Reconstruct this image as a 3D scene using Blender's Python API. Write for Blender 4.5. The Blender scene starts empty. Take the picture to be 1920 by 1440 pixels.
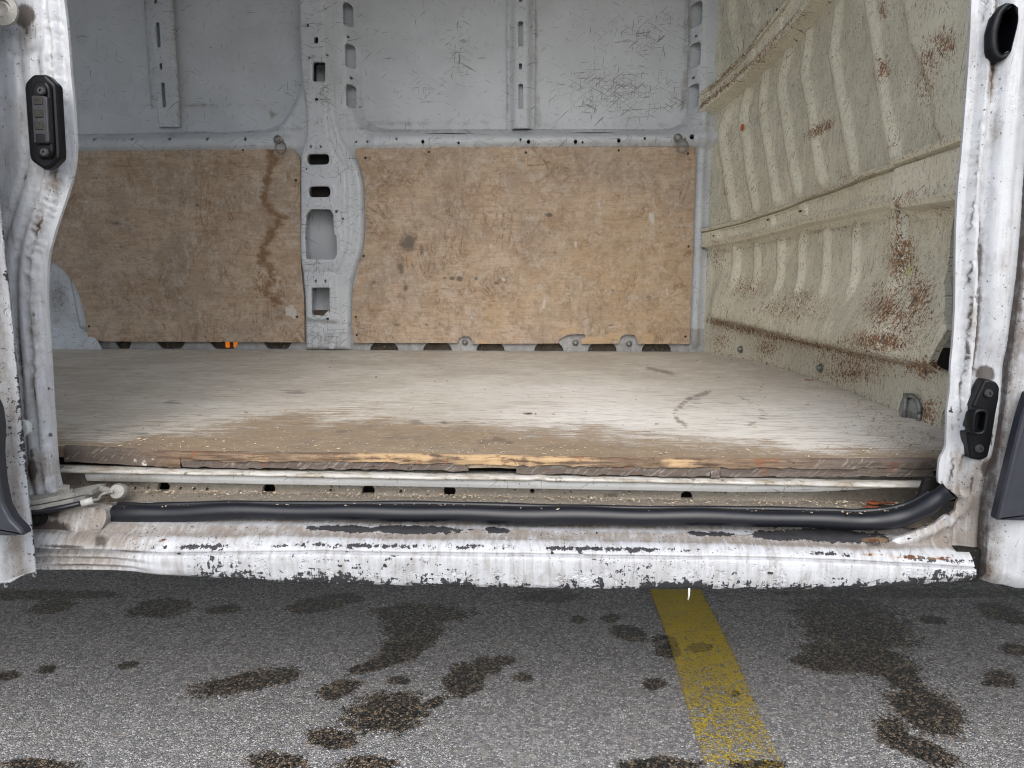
import bpy, math, random
import numpy as np
from mathutils import Vector, Matrix
from mathutils.geometry import delaunay_2d_cdt
random.seed(7); rng = np.random.default_rng(7)
R = math.radians
SC = bpy.context.scene
C = SC.collection

# ------------------------------------------------------------------ camera, sky, sun, exposure
CAM_Z, FPX, PITCH, YAW = 0.82, 1371.0, R(8.2), R(3.2)
cam = bpy.data.cameras.new('camera'); cam.sensor_width = 36.0; cam.lens = 36.0 * FPX / 1920
cam.clip_start = 0.02; cam.clip_end = 2000
cam_o = bpy.data.objects.new('camera', cam); C.objects.link(cam_o)
cam_o.location = (0, 0, CAM_Z); cam_o.rotation_euler = (R(90) - PITCH, 0, YAW)
SC.camera = cam_o
W = bpy.data.worlds.new('World'); SC.world = W; W.use_nodes = True
wn = W.node_tree.nodes; wl = W.node_tree.links
sky = wn.new('ShaderNodeTexSky'); sky.sky_type = 'NISHITA'; sky.sun_disc = False
SUN_EL, SUN_AZ = R(42), R(177)          # azimuth measured clockwise from +Y (into the van)
sky.sun_elevation = SUN_EL; sky.sun_rotation = SUN_AZ
sky.air_density = 1.0; sky.dust_density = 2.5; sky.ozone_density = 1.0
hs = wn.new('ShaderNodeHueSaturation'); hs.inputs['Saturation'].default_value = 0.55
wl.new(sky.outputs[0], hs.inputs['Color']); wl.new(hs.outputs[0], wn['Background'].inputs[0])
wn['Background'].inputs[1].default_value = 0.15
sl = bpy.data.lights.new('sun', 'SUN'); sl.energy = 0.65; sl.angle = R(60); sl.color = (1.0, 0.99, 0.98)
sun = bpy.data.objects.new('sun', sl); C.objects.link(sun); sun.location = (0, -5, 8)
sd = Vector((math.sin(SUN_AZ) * math.cos(SUN_EL), math.cos(SUN_AZ) * math.cos(SUN_EL), math.sin(SUN_EL)))
sun.rotation_euler = sd.to_track_quat('Z', 'Y').to_euler()
VS = SC.view_settings
VS.view_transform = 'Standard'; VS.look = 'None'; VS.gamma = 1.0; VS.use_curve_mapping = False
VS.exposure = 0.90
SC.cycles.use_denoising = True; SC.cycles.denoising_prefilter = 'NONE'; SC.cycles.filter_width = 1.15; SC.cycles.use_adaptive_sampling = False
SC.cycles.max_bounces = 7; SC.cycles.diffuse_bounces = 5; SC.cycles.glossy_bounces = 2

# ------------------------------------------------------------------ measuring helpers (photo pixels -> metres on a known plane)
cp, sp, cy, sy = math.cos(PITCH), math.sin(PITCH), math.cos(YAW), math.sin(YAW)
def ray(u, v):
    x = (u - 960) / FPX; y = -(v - 720) / FPX
    fy = cp + y * sp; fz = -sp + y * cp
    return np.array([x * cy - fy * sy, x * sy + fy * cy, fz])
CO = np.array([0, 0, CAM_Z])
def onY(u, v, Y): r = ray(u, v); return CO + r * (Y / r[1])
def onZ(u, v, Z): r = ray(u, v); return CO + r * ((Z - CAM_Z) / r[2])
def xz(pts, Y): return [(p[0], p[2]) for p in (onY(u, v, Y) for u, v in pts)]
def xy(pts, Z): return [(p[0], p[1]) for p in (onZ(u, v, Z) for u, v in pts)]
def PX(P):
    P = np.asarray(P); x, y, z = P[:, 0], P[:, 1], P[:, 2] - CAM_Z
    X = x * cy + y * sy; fy = -x * sy + y * cy
    F = fy * cp - z * sp; U = fy * sp + z * cp
    F = np.maximum(F, 1e-3)
    return 960 + FPX * X / F, 720 - FPX * U / F
BY = np.array([.8, .9, 1.1, 1.4, 1.9, 2.2, 2.5, 2.75, 3.0]); BX = np.array([.64, .66, .685, .705, .72, .705, .65, .56, .45])
def bow(Y):                                     # plan curve of the bulkhead
    t = np.asarray(Y, float); k = .06
    return (np.interp(t - k, BY, BX) + np.interp(t, BY, BX) * 2 + np.interp(t + k, BY, BX)) / 4
_bt = np.linspace(.6, 4, 3400)
def onB(u, v, off=0.0):
    r = ray(u, v); g = r[0] * _bt - (bow(r[1] * _bt) - off); i = int(np.argmax(g > 0))
    p = CO + r * _bt[i]; return (p[1], p[2])
def sstep(x, a, b):
    t = np.clip((np.asarray(x, float) - a) / (b - a), 0, 1); return t * t * (3 - 2 * t)
def bump1(x, c, w): return np.exp(-((np.asarray(x, float) - c) / w) ** 2)
def _h(i, j, s):
    n = (i * 374761393 + j * 668265263 + s * 974634557) & 0xffffffff
    n = ((n ^ (n >> 13)) * 1274126177) & 0xffffffff
    return ((n ^ (n >> 16)) & 0xffff) / 65535.0
def vnoise(x, y, s=0):
    x = np.asarray(x, float); y = np.asarray(y, float); x, y = np.broadcast_arrays(x, y)
    i = np.floor(x).astype(np.int64); j = np.floor(y).astype(np.int64); fx = x - i; fy = y - j
    fx = fx * fx * (3 - 2 * fx); fy = fy * fy * (3 - 2 * fy)
    a, b, c, d = _h(i, j, s), _h(i + 1, j, s), _h(i, j + 1, s), _h(i + 1, j + 1, s)
    return (a * (1 - fx) + b * fx) * (1 - fy) + (c * (1 - fx) + d * fx) * fy
def fbm(x, y, s=0, o=4):
    t = 0; a = .5; x = np.asarray(x, float); y = np.asarray(y, float)
    for k in range(o): t = t + a * vnoise(x * 2 ** k, y * 2 ** k, s + k * 17); a *= .5
    return t / (1 - .5 ** o)
def blobs(uv, L):                               # soft ellipses (u, v, ru, rv, angle, amount): 1 in the middle, 0 at 1.0 radii, signed beyond
    u, v = uv; m = np.full(len(u), -3.0)
    for b in L:
        cu, cv, ru, rv = b[:4]; an = R(b[4]) if len(b) > 4 else 0; am = b[5] if len(b) > 5 else 1.0
        du, dv = u - cu, v - cv; c, s = math.cos(an), math.sin(an)
        e = np.sqrt(((du * c + dv * s) / ru) ** 2 + ((-du * s + dv * c) / rv) ** 2)
        m = np.maximum(m, am - e)
    return m
def strokes(uv, L):                             # polylines (points, half width, amount): amount on the line falling to 0 at the half width
    u, v = uv; m = np.zeros(len(u))
    for pts, w, am in L:
        pts = np.array(pts, float); d = np.full(len(u), 1e9)
        for (a, b), (c, e) in zip(pts[:-1], pts[1:]):
            L2 = max((c - a) ** 2 + (e - b) ** 2, 1e-9); t = np.clip(((u - a) * (c - a) + (v - b) * (e - b)) / L2, 0, 1)
            d = np.minimum(d, np.hypot(u - a - t * (c - a), v - b - t * (e - b)))
        m = np.maximum(m, am * np.clip(1 - d / w, 0, 1))
    return m

# ------------------------------------------------------------------ object helpers
def mesh_obj(name, verts, faces, mat, parent=None, smooth=True, attrs=None, midx=None, flat_from=None):
    me = bpy.data.meshes.new(name)
    me.from_pydata([tuple(v) for v in verts], [], [tuple(int(i) for i in f) for f in faces])
    mats = mat if isinstance(mat, (list, tuple)) else [mat]
    for m in mats: me.materials.append(m)
    n = len(me.polygons)
    s = np.full(n, bool(smooth))
    if flat_from is not None: s[flat_from:] = False
    me.polygons.foreach_set('use_smooth', s)
    if midx is not None: me.polygons.foreach_set('material_index', np.asarray(midx, np.int32))
    for k, a in (attrs or {}).items():
        at = me.attributes.new(k, 'FLOAT', 'POINT'); at.data.foreach_set('value', np.asarray(a, np.float32))
    me.update()
    return add_obj(name, me, parent)
def wmat(o): return (wmat(o.parent) @ o.matrix_parent_inverse @ o.matrix_basis) if o.parent else o.matrix_basis.copy()
def add_obj(name, me, parent=None, loc=(0, 0, 0), rot=None):
    o = bpy.data.objects.new(name, me); C.objects.link(o)
    if parent is not None:
        o.parent = parent; o.matrix_parent_inverse = wmat(parent).inverted()
    o.location = Vector(loc)
    if rot is not None: o.rotation_euler = rot
    return o
def empty(name, loc):
    o = bpy.data.objects.new(name, None); C.objects.link(o); o.location = loc; o.empty_display_size = .1; return o
def tag(o, label=None, cat=None, kind=None, group=None):
    for k, v in (('label', label), ('category', cat), ('kind', kind), ('group', group)):
        if v: o[k] = v
    return o
def pip(px, py, poly):
    poly = np.asarray(poly); inside = np.zeros(len(px), bool); n = len(poly)
    for i in range(n):
        x1, y1 = poly[i]; x2, y2 = poly[(i + 1) % n]
        if y1 == y2: continue
        c = ((y1 > py) != (y2 > py)) & (px < (x2 - x1) * (py - y1) / (y2 - y1) + x1); inside ^= c
    return inside
def dseg(px, py, poly, closed=True):
    d = np.full(len(px), 1e9); n = len(poly)
    for i in range(n if closed else n - 1):
        a, b = poly[i]; c, e = poly[(i + 1) % n]; L2 = max((c - a) ** 2 + (e - b) ** 2, 1e-12)
        t = np.clip(((px - a) * (c - a) + (py - b) * (e - b)) / L2, 0, 1)
        d = np.minimum(d, np.hypot(px - a - t * (c - a), py - b - t * (e - b)))
    return d
def resample(poly, step):
    out = []; n = len(poly)
    for i in range(n):
        a = np.array(poly[i], float); b = np.array(poly[(i + 1) % n], float); k = max(1, int(math.ceil(np.linalg.norm(b - a) / step)))
        for j in range(k): out.append(tuple(a + (b - a) * j / k))
    return out
def rounded(poly, r, n=4):                       # rounds the corners of a polygon
    out = []; m = len(poly)
    for i in range(m):
        p = np.array(poly[i], float); a = np.array(poly[i - 1], float); b = np.array(poly[(i + 1) % m], float)
        da, db = a - p, b - p; la, lb = np.linalg.norm(da), np.linalg.norm(db); k = min(r, la * .45, lb * .45)
        A, B = p + da / la * k, p + db / lb * k
        for j in range(n + 1):
            t = j / n; out.append(tuple((1 - t) ** 2 * A + 2 * t * (1 - t) * p + t * t * B))
    return out
def smooth_line(pts, n=6):                       # Catmull-Rom through the points
    P = [np.array(p, float) for p in pts]; P = [2 * P[0] - P[1]] + P + [2 * P[-1] - P[-2]]; out = []
    for i in range(1, len(P) - 2):
        for j in range(n):
            t = j / n
            out.append(.5 * ((2 * P[i]) + (-P[i - 1] + P[i + 1]) * t + (2 * P[i - 1] - 5 * P[i] + 4 * P[i + 1] - P[i + 2]) * t * t + (-P[i - 1] + 3 * P[i] - 3 * P[i + 1] + P[i + 2]) * t ** 3))
    out.append(P[-2]); return [tuple(p) for p in out]
def ellipse(cx, cy_, rx, ry, n=16, rot=0):
    c, s = math.cos(rot), math.sin(rot)
    return [(cx + rx * math.cos(t) * c - ry * math.sin(t) * s, cy_ + rx * math.cos(t) * s + ry * math.sin(t) * c) for t in (2 * math.pi * i / n for i in range(n))]
def stadium(x0, y0, x1, y1, n=5):                # rounded slot filling the box
    x0, x1 = min(x0, x1), max(x0, x1); y0, y1 = min(y0, y1), max(y0, y1); r = min(x1 - x0, y1 - y0) / 2 * .98
    return rounded([(x0, y0), (x1, y0), (x1, y1), (x0, y1)], r, n)
def sheet(name, outline, holes, step, P3, mat, parent=None, attrs=None, skirt=None, smat=0, jit=.18):
    """pressed sheet: outline with real holes, filled with points, shaped by P3(a, b); skirt folds every edge back"""
    ol = resample(outline, step); hl = [resample(h, min(step, .012)) for h in holes]
    loops = [ol] + hl; pts = []; edges = []
    for L in loops:
        s = len(pts); pts += L; edges += [(s + i, s + (i + 1) % len(L)) for i in range(len(L))]
    A = np.array(ol); x0, y0 = A.min(0); x1, y1 = A.max(0)
    gx, gy = np.meshgrid(np.arange(x0 + step / 2, x1, step), np.arange(y0 + step / 2, y1, step)); gx = gx.ravel(); gy = gy.ravel()
    gx = gx + rng.uniform(-jit, jit, len(gx)) * step; gy = gy + rng.uniform(-jit, jit, len(gy)) * step
    ok = pip(gx, gy, ol)
    for h in hl: ok &= ~pip(gx, gy, h)
    gx, gy = gx[ok], gy[ok]
    for L in loops:
        B = np.array(L); b0 = B.min(0) - step; b1 = B.max(0) + step
        near = (gx > b0[0]) & (gx < b1[0]) & (gy > b0[1]) & (gy < b1[1])
        d = np.full(len(gx), 1e9); d[near] = dseg(gx[near], gy[near], L); k = d > step * .45; gx, gy = gx[k], gy[k]
    allp = [Vector(p) for p in pts] + [Vector((float(a), float(b))) for a, b in zip(gx, gy)]
    vo, eo, fo, *_ = delaunay_2d_cdt(allp, edges, [], 0, 1e-7)
    V = np.array([(p[0], p[1]) for p in vo]); F = np.array([f for f in fo if len(f) == 3])
    c = V[F].mean(1); ok = pip(c[:, 0], c[:, 1], ol)
    for h in hl: ok &= ~pip(c[:, 0], c[:, 1], h)
    F = F[ok]
    used = np.unique(F); rm = -np.ones(len(V), int); rm[used] = np.arange(len(used)); V = V[used]; F = rm[F]
    W3 = np.asarray(P3(V[:, 0], V[:, 1])); W3 = np.stack(W3, 1) if W3.shape[0] == 3 and W3.shape[1] != 3 else W3
    at = {k: fn(V[:, 0], V[:, 1], W3) for k, fn in (attrs or {}).items()}
    # outward orientation is not needed by the renderer; keep as made
    verts = W3; faces = [tuple(f) for f in F]; nf = len(faces); midx = [0] * nf
    if skirt is not None:
        E = np.sort(np.concatenate([F[:, [0, 1]], F[:, [1, 2]], F[:, [2, 0]]]), 1); ue, ct = np.unique(E, axis=0, return_counts=True); be = ue[ct == 1]
        bv = np.unique(be); m2 = {int(v): i for i, v in enumerate(bv)}; n0 = len(verts); nb = len(bv); sk = np.array(skirt)
        top = W3[bv]; verts = np.concatenate([W3, top, top + sk])
        for k in at: at[k] = np.concatenate([at[k], at[k][bv], at[k][bv]])
        for a, b in be:
            i, j = m2[int(a)], m2[int(b)]; faces.append((n0 + i, n0 + j, n0 + nb + j, n0 + nb + i)); midx.append(smat)
    return mesh_obj(name, verts, faces, mat, parent, True, at, midx, nf)
def grid(name, A, B, P3, mat, parent=None, attrs=None, smooth=True, closed_b=False):
    a, b = np.meshgrid(A, B, indexing='ij'); W3 = np.stack([np.broadcast_to(q, a.shape).ravel() for q in P3(a, b)], 1)
    n, m = len(A), len(B); i, j = np.meshgrid(np.arange(n - 1), np.arange(m if closed_b else m - 1), indexing='ij'); i = i.ravel(); j = j.ravel(); j2 = (j + 1) % m
    F = np.stack([i * m + j, (i + 1) * m + j, (i + 1) * m + j2, i * m + j2], 1)
    at = {k: fn(a.ravel(), b.ravel(), W3) for k, fn in (attrs or {}).items()}
    return mesh_obj(name, W3, F, mat, parent, smooth, at)
def tube(name, pts, rad, mat, parent=None, n=10, attrs=None, caps=True, squash=None):
    P = np.array(pts, float); m = len(P); T = np.gradient(P, axis=0); T /= np.linalg.norm(T, axis=1)[:, None] + 1e-12
    up = np.array([0, 0, 1.0]) if abs(T[0][2]) < .8 else np.array([0, 1.0, 0]); V = []; N = None
    for i in range(m):
        if N is None: N = np.cross(T[i], up)
        N = N - T[i] * N.dot(T[i]); N /= np.linalg.norm(N); Bn = np.cross(T[i], N)
        r = rad[i] if hasattr(rad, '__len__') else rad
        for k in range(n):
            t = 2 * math.pi * k / n; V.append(P[i] + (N * math.cos(t) + Bn * math.sin(t)) * r)
    F = [(i * n + k, i * n + (k + 1) % n, (i + 1) * n + (k + 1) % n, (i + 1) * n + k) for i in range(m - 1) for k in range(n)]
    if caps: F += [tuple(range(n))[::-1], tuple((m - 1) * n + k for k in range(n))]
    return mesh_obj(name, V, F, mat, parent, True, attrs and {k: fn(np.array(V)) for k, fn in attrs.items()})
def frame_m(o, z, x=None):                       # matrix with z axis along the surface normal
    z = Vector(z).normalized(); x = Vector(x) if x is not None else Vector((1, 0, 0)); y = z.cross(x).normalized(); x = y.cross(z)
    m = Matrix((x, y, z)).transposed().to_4x4(); m.translation = Vector(o); return m
def lathe_mesh(name, prof, n, mat):
    V = []; F = []
    for r, h in prof:
        for k in range(n): t = 2 * math.pi * k / n; V.append((r * math.cos(t), r * math.sin(t), h))
    for i in range(len(prof) - 1):
        for k in range(n): F.append((i * n + k, i * n + (k + 1) % n, (i + 1) * n + (k + 1) % n, (i + 1) * n + k))
    F.append(tuple((len(prof) - 1) * n + k for k in range(n)))
    me = bpy.data.meshes.new(name); me.from_pydata(V, [], F); me.materials.append(mat)
    me.polygons.foreach_set('use_smooth', [True for f in F]); me.set_sharp_from_angle(angle=R(32)); return me
def place(name, me, parent, o, z, x=None):
    m = frame_m(o, z, x); return add_obj(name, me, parent, m.translation, m.to_euler())
def plate(name, poly, Y0, h, mat, parent=None, bev=.002, inset_top=None):
    """solid plate over an (x, z) outline standing h proud of the plane Y0 towards the camera (-Y), with a bevelled rim"""
    P = np.array(poly); n = len(P); nx = np.roll(P, -1, 0); pv = np.roll(P, 1, 0); t = nx - pv; t /= np.linalg.norm(t, axis=1)[:, None] + 1e-12
    area = np.sum(P[:, 0] * nx[:, 1] - nx[:, 0] * P[:, 1]); nrm = np.stack([t[:, 1], -t[:, 0]], 1) * (1 if area > 0 else -1)
    rings = [(P, Y0 + .004), (P, Y0 - h + bev), (P - nrm * bev * .4, Y0 - h + bev * .3), (P - nrm * bev, Y0 - h)]
    V = [(p[0], y, p[1]) for q, y in rings for p in q]; F = []
    for i in range(3):
        for k in range(n): F.append((i * n + k, i * n + (k + 1) % n, (i + 1) * n + (k + 1) % n, (i + 1) * n + k))
    F.append(tuple(3 * n + k for k in range(n)))
    return mesh_obj(name, V, F, mat, parent, False)
def box(name, x0, x1, y0, y1, z0, z1, mat, parent=None):
    V = [(x, y, z) for x in (x0, x1) for y in (y0, y1) for z in (z0, z1)]
    return mesh_obj(name, V, [(0, 1, 3, 2), (4, 6, 7, 5), (0, 4, 5, 1), (2, 3, 7, 6), (0, 2, 6, 4), (1, 5, 7, 3)], mat, parent, False)

# ------------------------------------------------------------------ material helpers
class NB:
    def __init__(s, name):
        s.m = bpy.data.materials.new(name); s.m.use_nodes = True; s.t = s.m.node_tree; s.n = s.t.nodes; s.l = s.t.links
        s.n.clear(); s.out = s.n.new('ShaderNodeOutputMaterial'); s.b = s.n.new('ShaderNodeBsdfPrincipled'); s.l.new(s.b.outputs[0], s.out.inputs[0])
        s.tc = s.n.new('ShaderNodeTexCoord'); s.P = s.tc.outputs['Object']
    def put(s, sock, v):
        if isinstance(v, bpy.types.NodeSocket): s.l.new(v, sock)
        elif isinstance(v, (tuple, list)) and sock.type == 'RGBA' and len(v) == 3: sock.default_value = (*v, 1)
        else: sock.default_value = v
    def map(s, vec=None, scale=(1, 1, 1), rot=(0, 0, 0), loc=(0, 0, 0)):
        q = s.n.new('ShaderNodeMapping'); s.l.new(vec or s.P, q.inputs[0]); q.inputs[1].default_value = loc; q.inputs[2].default_value = rot; q.inputs[3].default_value = scale; return q.outputs[0]
    def noise(s, scale, detail=4, rough=.55, vec=None, dist=0.0, col=False):
        q = s.n.new('ShaderNodeTexNoise'); s.l.new(vec or s.P, q.inputs['Vector']); q.inputs['Scale'].default_value = scale; q.inputs['Detail'].default_value = min(detail, 4)
        q.inputs['Roughness'].default_value = rough; q.inputs['Distortion'].default_value = dist; return q.outputs[1 if col else 0]
    def vor(s, scale, feature='F1', vec=None, out='Distance', rnd=1.0):
        q = s.n.new('ShaderNodeTexVoronoi'); q.feature = feature; s.l.new(vec or s.P, q.inputs['Vector']); q.inputs['Scale'].default_value = scale; q.inputs['Randomness'].default_value = rnd; return q.outputs[out]
    def wave(s, scale, dist, vec=None, detail=2, dscale=1.0, d='X'):
        q = s.n.new('ShaderNodeTexWave'); q.bands_direction = d; s.l.new(vec or s.P, q.inputs['Vector']); q.inputs['Scale'].default_value = scale; q.inputs['Distortion'].default_value = dist; q.inputs['Detail'].default_value = detail; q.inputs['Detail Scale'].default_value = dscale; return q.outputs[1]
    def attr(s, name):
        q = s.n.new('ShaderNodeAttribute'); q.attribute_name = name; return q.outputs['Fac']
    def op(s, o, a, b=0.0, c=None, clamp=False):
        q = s.n.new('ShaderNodeMath'); q.operation = o; q.use_clamp = clamp; s.put(q.inputs[0], a); s.put(q.inputs[1], b)
        if c is not None: s.put(q.inputs[2], c)
        return q.outputs[0]
    def add(s, *a):
        r = a[0]
        for x in a[1:]: r = s.op('ADD', r, x)
        return r
    def mul(s, *a):
        r = a[0]
        for x in a[1:]: r = s.op('MULTIPLY', r, x)
        return r
    def sub(s, a, b): return s.op('SUBTRACT', a, b)
    def mx(s, *a):
        r = a[0]
        for x in a[1:]: r = s.op('MAXIMUM', r, x)
        return r
    def inv(s, a): return s.op('SUBTRACT', 1.0, a)
    def thr(s, x, lo, hi, o0=0.0, o1=1.0):
        q = s.n.new('ShaderNodeMapRange'); q.interpolation_type = 'SMOOTHSTEP'; s.put(q.inputs[0], x); q.inputs[1].default_value = lo; q.inputs[2].default_value = hi; q.inputs[3].default_value = o0; q.inputs[4].default_value = o1; return q.outputs[0]
    def mix(s, f, a, b, mode='MIX'):
        q = s.n.new('ShaderNodeMix'); q.data_type = 'RGBA'; q.blend_type = mode; s.put(q.inputs[0], f); s.put(q.inputs[6], a); s.put(q.inputs[7], b); return q.outputs[2]
    def xyz(s):
        q = s.n.new('ShaderNodeSeparateXYZ'); s.l.new(s.P, q.inputs[0]); return q.outputs
    def bump(s, h, dist=.002, strength=1.0, prev=None):
        q = s.n.new('ShaderNodeBump'); q.inputs['Strength'].default_value = strength; q.inputs['Distance'].default_value = dist; s.put(q.inputs['Height'], h)
        if prev is not None: s.l.new(prev, q.inputs['Normal'])
        return q.outputs[0]
    def scratch(s, ang, plane, long=6, short=260, lo=.68, hi=.74, seed=0.0, detail=1.5):
        """short thin marks along one direction in a plane ('xz', 'yz' or 'xy')"""
        rot = {'xz': (0, R(ang), 0), 'yz': (R(ang), 0, 0), 'xy': (0, 0, R(ang))}[plane]
        sc = {'xz': (long, 4, short), 'yz': (4, long, short), 'xy': (long, short, 4)}[plane]
        q = s.map(rot=rot, loc=(seed, seed * 1.7, seed * .6)); q = s.map(q, scale=sc)
        return s.thr(s.noise(1.0, detail, .6, q), lo, hi)
    def done(s, color, rough=.5, normal=None, metal=0.0, spec=None, alpha=None, coat=None):
        s.put(s.b.inputs['Base Color'], color); s.put(s.b.inputs['Roughness'], rough); s.put(s.b.inputs['Metallic'], metal)
        if normal is not None: s.put(s.b.inputs['Normal'], normal)
        if spec is not None: s.put(s.b.inputs['Specular IOR Level'], spec)
        if alpha is not None: s.put(s.b.inputs['Alpha'], alpha)
        if coat is not None: s.put(s.b.inputs['Coat Weight'], coat)
        return s.m

def m_white():                                   # weathered white body paint outside: grime, chips, streaks, rust
    n = NB('white_body_paint'); dirt, chip, rust, grime = n.attr('dirt'), n.attr('chip'), n.attr('rust'), n.attr('grime')
    f = n.noise(9, 5, .62); fine = n.noise(130, 4, .65); mid = n.noise(38, 5, .65)
    streak = n.noise(1.0, 4, .65, n.map(scale=(150, 40, 9)))
    base = n.mix(n.thr(f, .35, .7), (.52, .537, .56), (.455, .47, .492))
    st2 = n.noise(1.0, 4, .65, n.map(scale=(190, 60, 16))); base = n.mix(n.mul(n.thr(n.add(n.mul(st2, .6), n.mul(mid, .4)), .44, .62), .55), base, (.36, .37, .39))
    base = n.mix(n.mul(n.thr(n.add(n.mul(st2, .3), n.mul(fine, .7)), .54, .66), .55), base, (.57, .58, .59))
    film = n.thr(n.add(n.mul(streak, .85), n.mul(mid, .65), n.mul(fine, .35), n.mul(dirt, .55)), 1.02, 1.62)
    c = n.mix(n.mul(film, .95), base, n.mix(fine, (.13, .105, .085), (.30, .26, .22)))
    deep = n.thr(n.add(n.mul(mid, .35), n.mul(streak, .4), n.mul(fine, .25), n.mul(grime, .75)), .80, 1.10)
    c = n.mix(n.mul(deep, .92), c, (.055, .042, .036))
    speck = n.thr(n.add(n.noise(300, 2, .5), n.mul(n.noise(14, 3), .20), n.mul(dirt, .05)), .80, .83)
    c = n.mix(n.mul(speck, .85), c, (.05, .045, .045))
    scr = n.mx(n.scratch(80, 'xz', 22, 420, .70, .74), n.scratch(35, 'xz', 26, 380, .725, .76, 3.1), n.scratch(-20, 'xz', 20, 420, .725, .76, 5.3))
    c = n.mix(n.mul(scr, .65), c, (.16, .14, .13))
    cn = n.add(n.mul(n.noise(90, 5, .7, dist=.5), .72), n.mul(n.noise(1.0, 3, .6, n.map(scale=(230, 60, 40))), .28))
    hs_ = n.noise(1.0, 3, .6, n.map(scale=(26, 60, 210))); ch = n.thr(n.add(n.mul(cn, .8), n.mul(hs_, .2), n.mul(n.sub(n.noise(9, 3), .5), .45), n.mul(chip, .42)), .67, .69)
    c = n.mix(ch, c, n.mix(n.noise(90, 3), (.007, .0075, .009), (.045, .045, .05)))
    rn = n.thr(n.add(n.mul(n.noise(48, 5, .65), .7), n.mul(streak, .3), n.mul(rust, .36)), .70, .77)
    c = n.mix(rn, c, n.mix(n.noise(80, 4), (.045, .014, .009), (.15, .055, .02)))
    halo = n.thr(n.add(n.mul(mid, .7), n.mul(streak, .3), n.mul(rust, .36)), .62, .78)
    c = n.mix(n.mul(halo, n.inv(rn), .35), c, (.42, .26, .12))
    h = n.add(n.mul(n.thr(n.add(n.noise(55, 3, .62), n.mul(chip, .5)), .70, .76), -1.0), n.mul(n.noise(18, 2), .7))
    return n.done(c, n.add(.34, n.mul(film, .25), n.mul(n.mx(ch, rn, deep), .3)), n.bump(h, .0012, .8))
def m_grey(name='grey_inner_paint', base=(.60, .635, .675), sc=1.0):          # thin factory paint inside the cargo space
    n = NB(name); scd, dirt = n.attr('scr'), n.attr('dirt')
    f = n.noise(5, 5, .6); mid = n.noise(32, 5, .65)
    c = n.mix(n.thr(f, .3, .7), base, tuple(x * .86 for x in base))
    film = n.thr(n.add(n.mul(mid, .6), n.mul(n.noise(1.0, 4, .6, n.map(scale=(60, 60, 9))), .4), n.mul(dirt, .5)), .60, 1.0)
    c = n.mix(n.mul(film, .65), c, (.22, .195, .165))
    lo = n.mul(scd, -.115)
    def dens(a): return n.thr(n.sub(a, lo), .705, .74)
    def raw(ang, l, s, seed):
        q = n.map(rot=(0, R(ang), 0), loc=(seed, 0, seed * .7)); return n.noise(1.0, 2.0, .6, n.map(q, scale=(l, 4, s)))
    s_ = n.mx(dens(raw(3, 14, 300, 1.0)), dens(raw(86, 16, 300, 2.2)), dens(raw(40, 12, 330, 4.1)), dens(raw(-28, 11, 330, 7.7)))
    c = n.mix(n.mul(s_, .8), c, (.10, .095, .085))
    s2 = n.mul(n.thr(n.sub(raw(12, 15, 280, 9.0), lo), .755, .79), .8)
    c = n.mix(s2, c, (.72, .73, .74))
    sp = n.thr(n.add(n.noise(170, 2, .5), n.mul(scd, .05), n.mul(dirt, .04)), .725, .755); c = n.mix(n.mul(sp, .8), c, (.07, .062, .055))
    h = n.add(n.mul(n.noise(3.2, 2), 2.5), n.mul(n.noise(60, 2), .12))
    return n.done(c, n.add(.42, n.mul(film, .3)), n.bump(h, .0016, .7))
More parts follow.
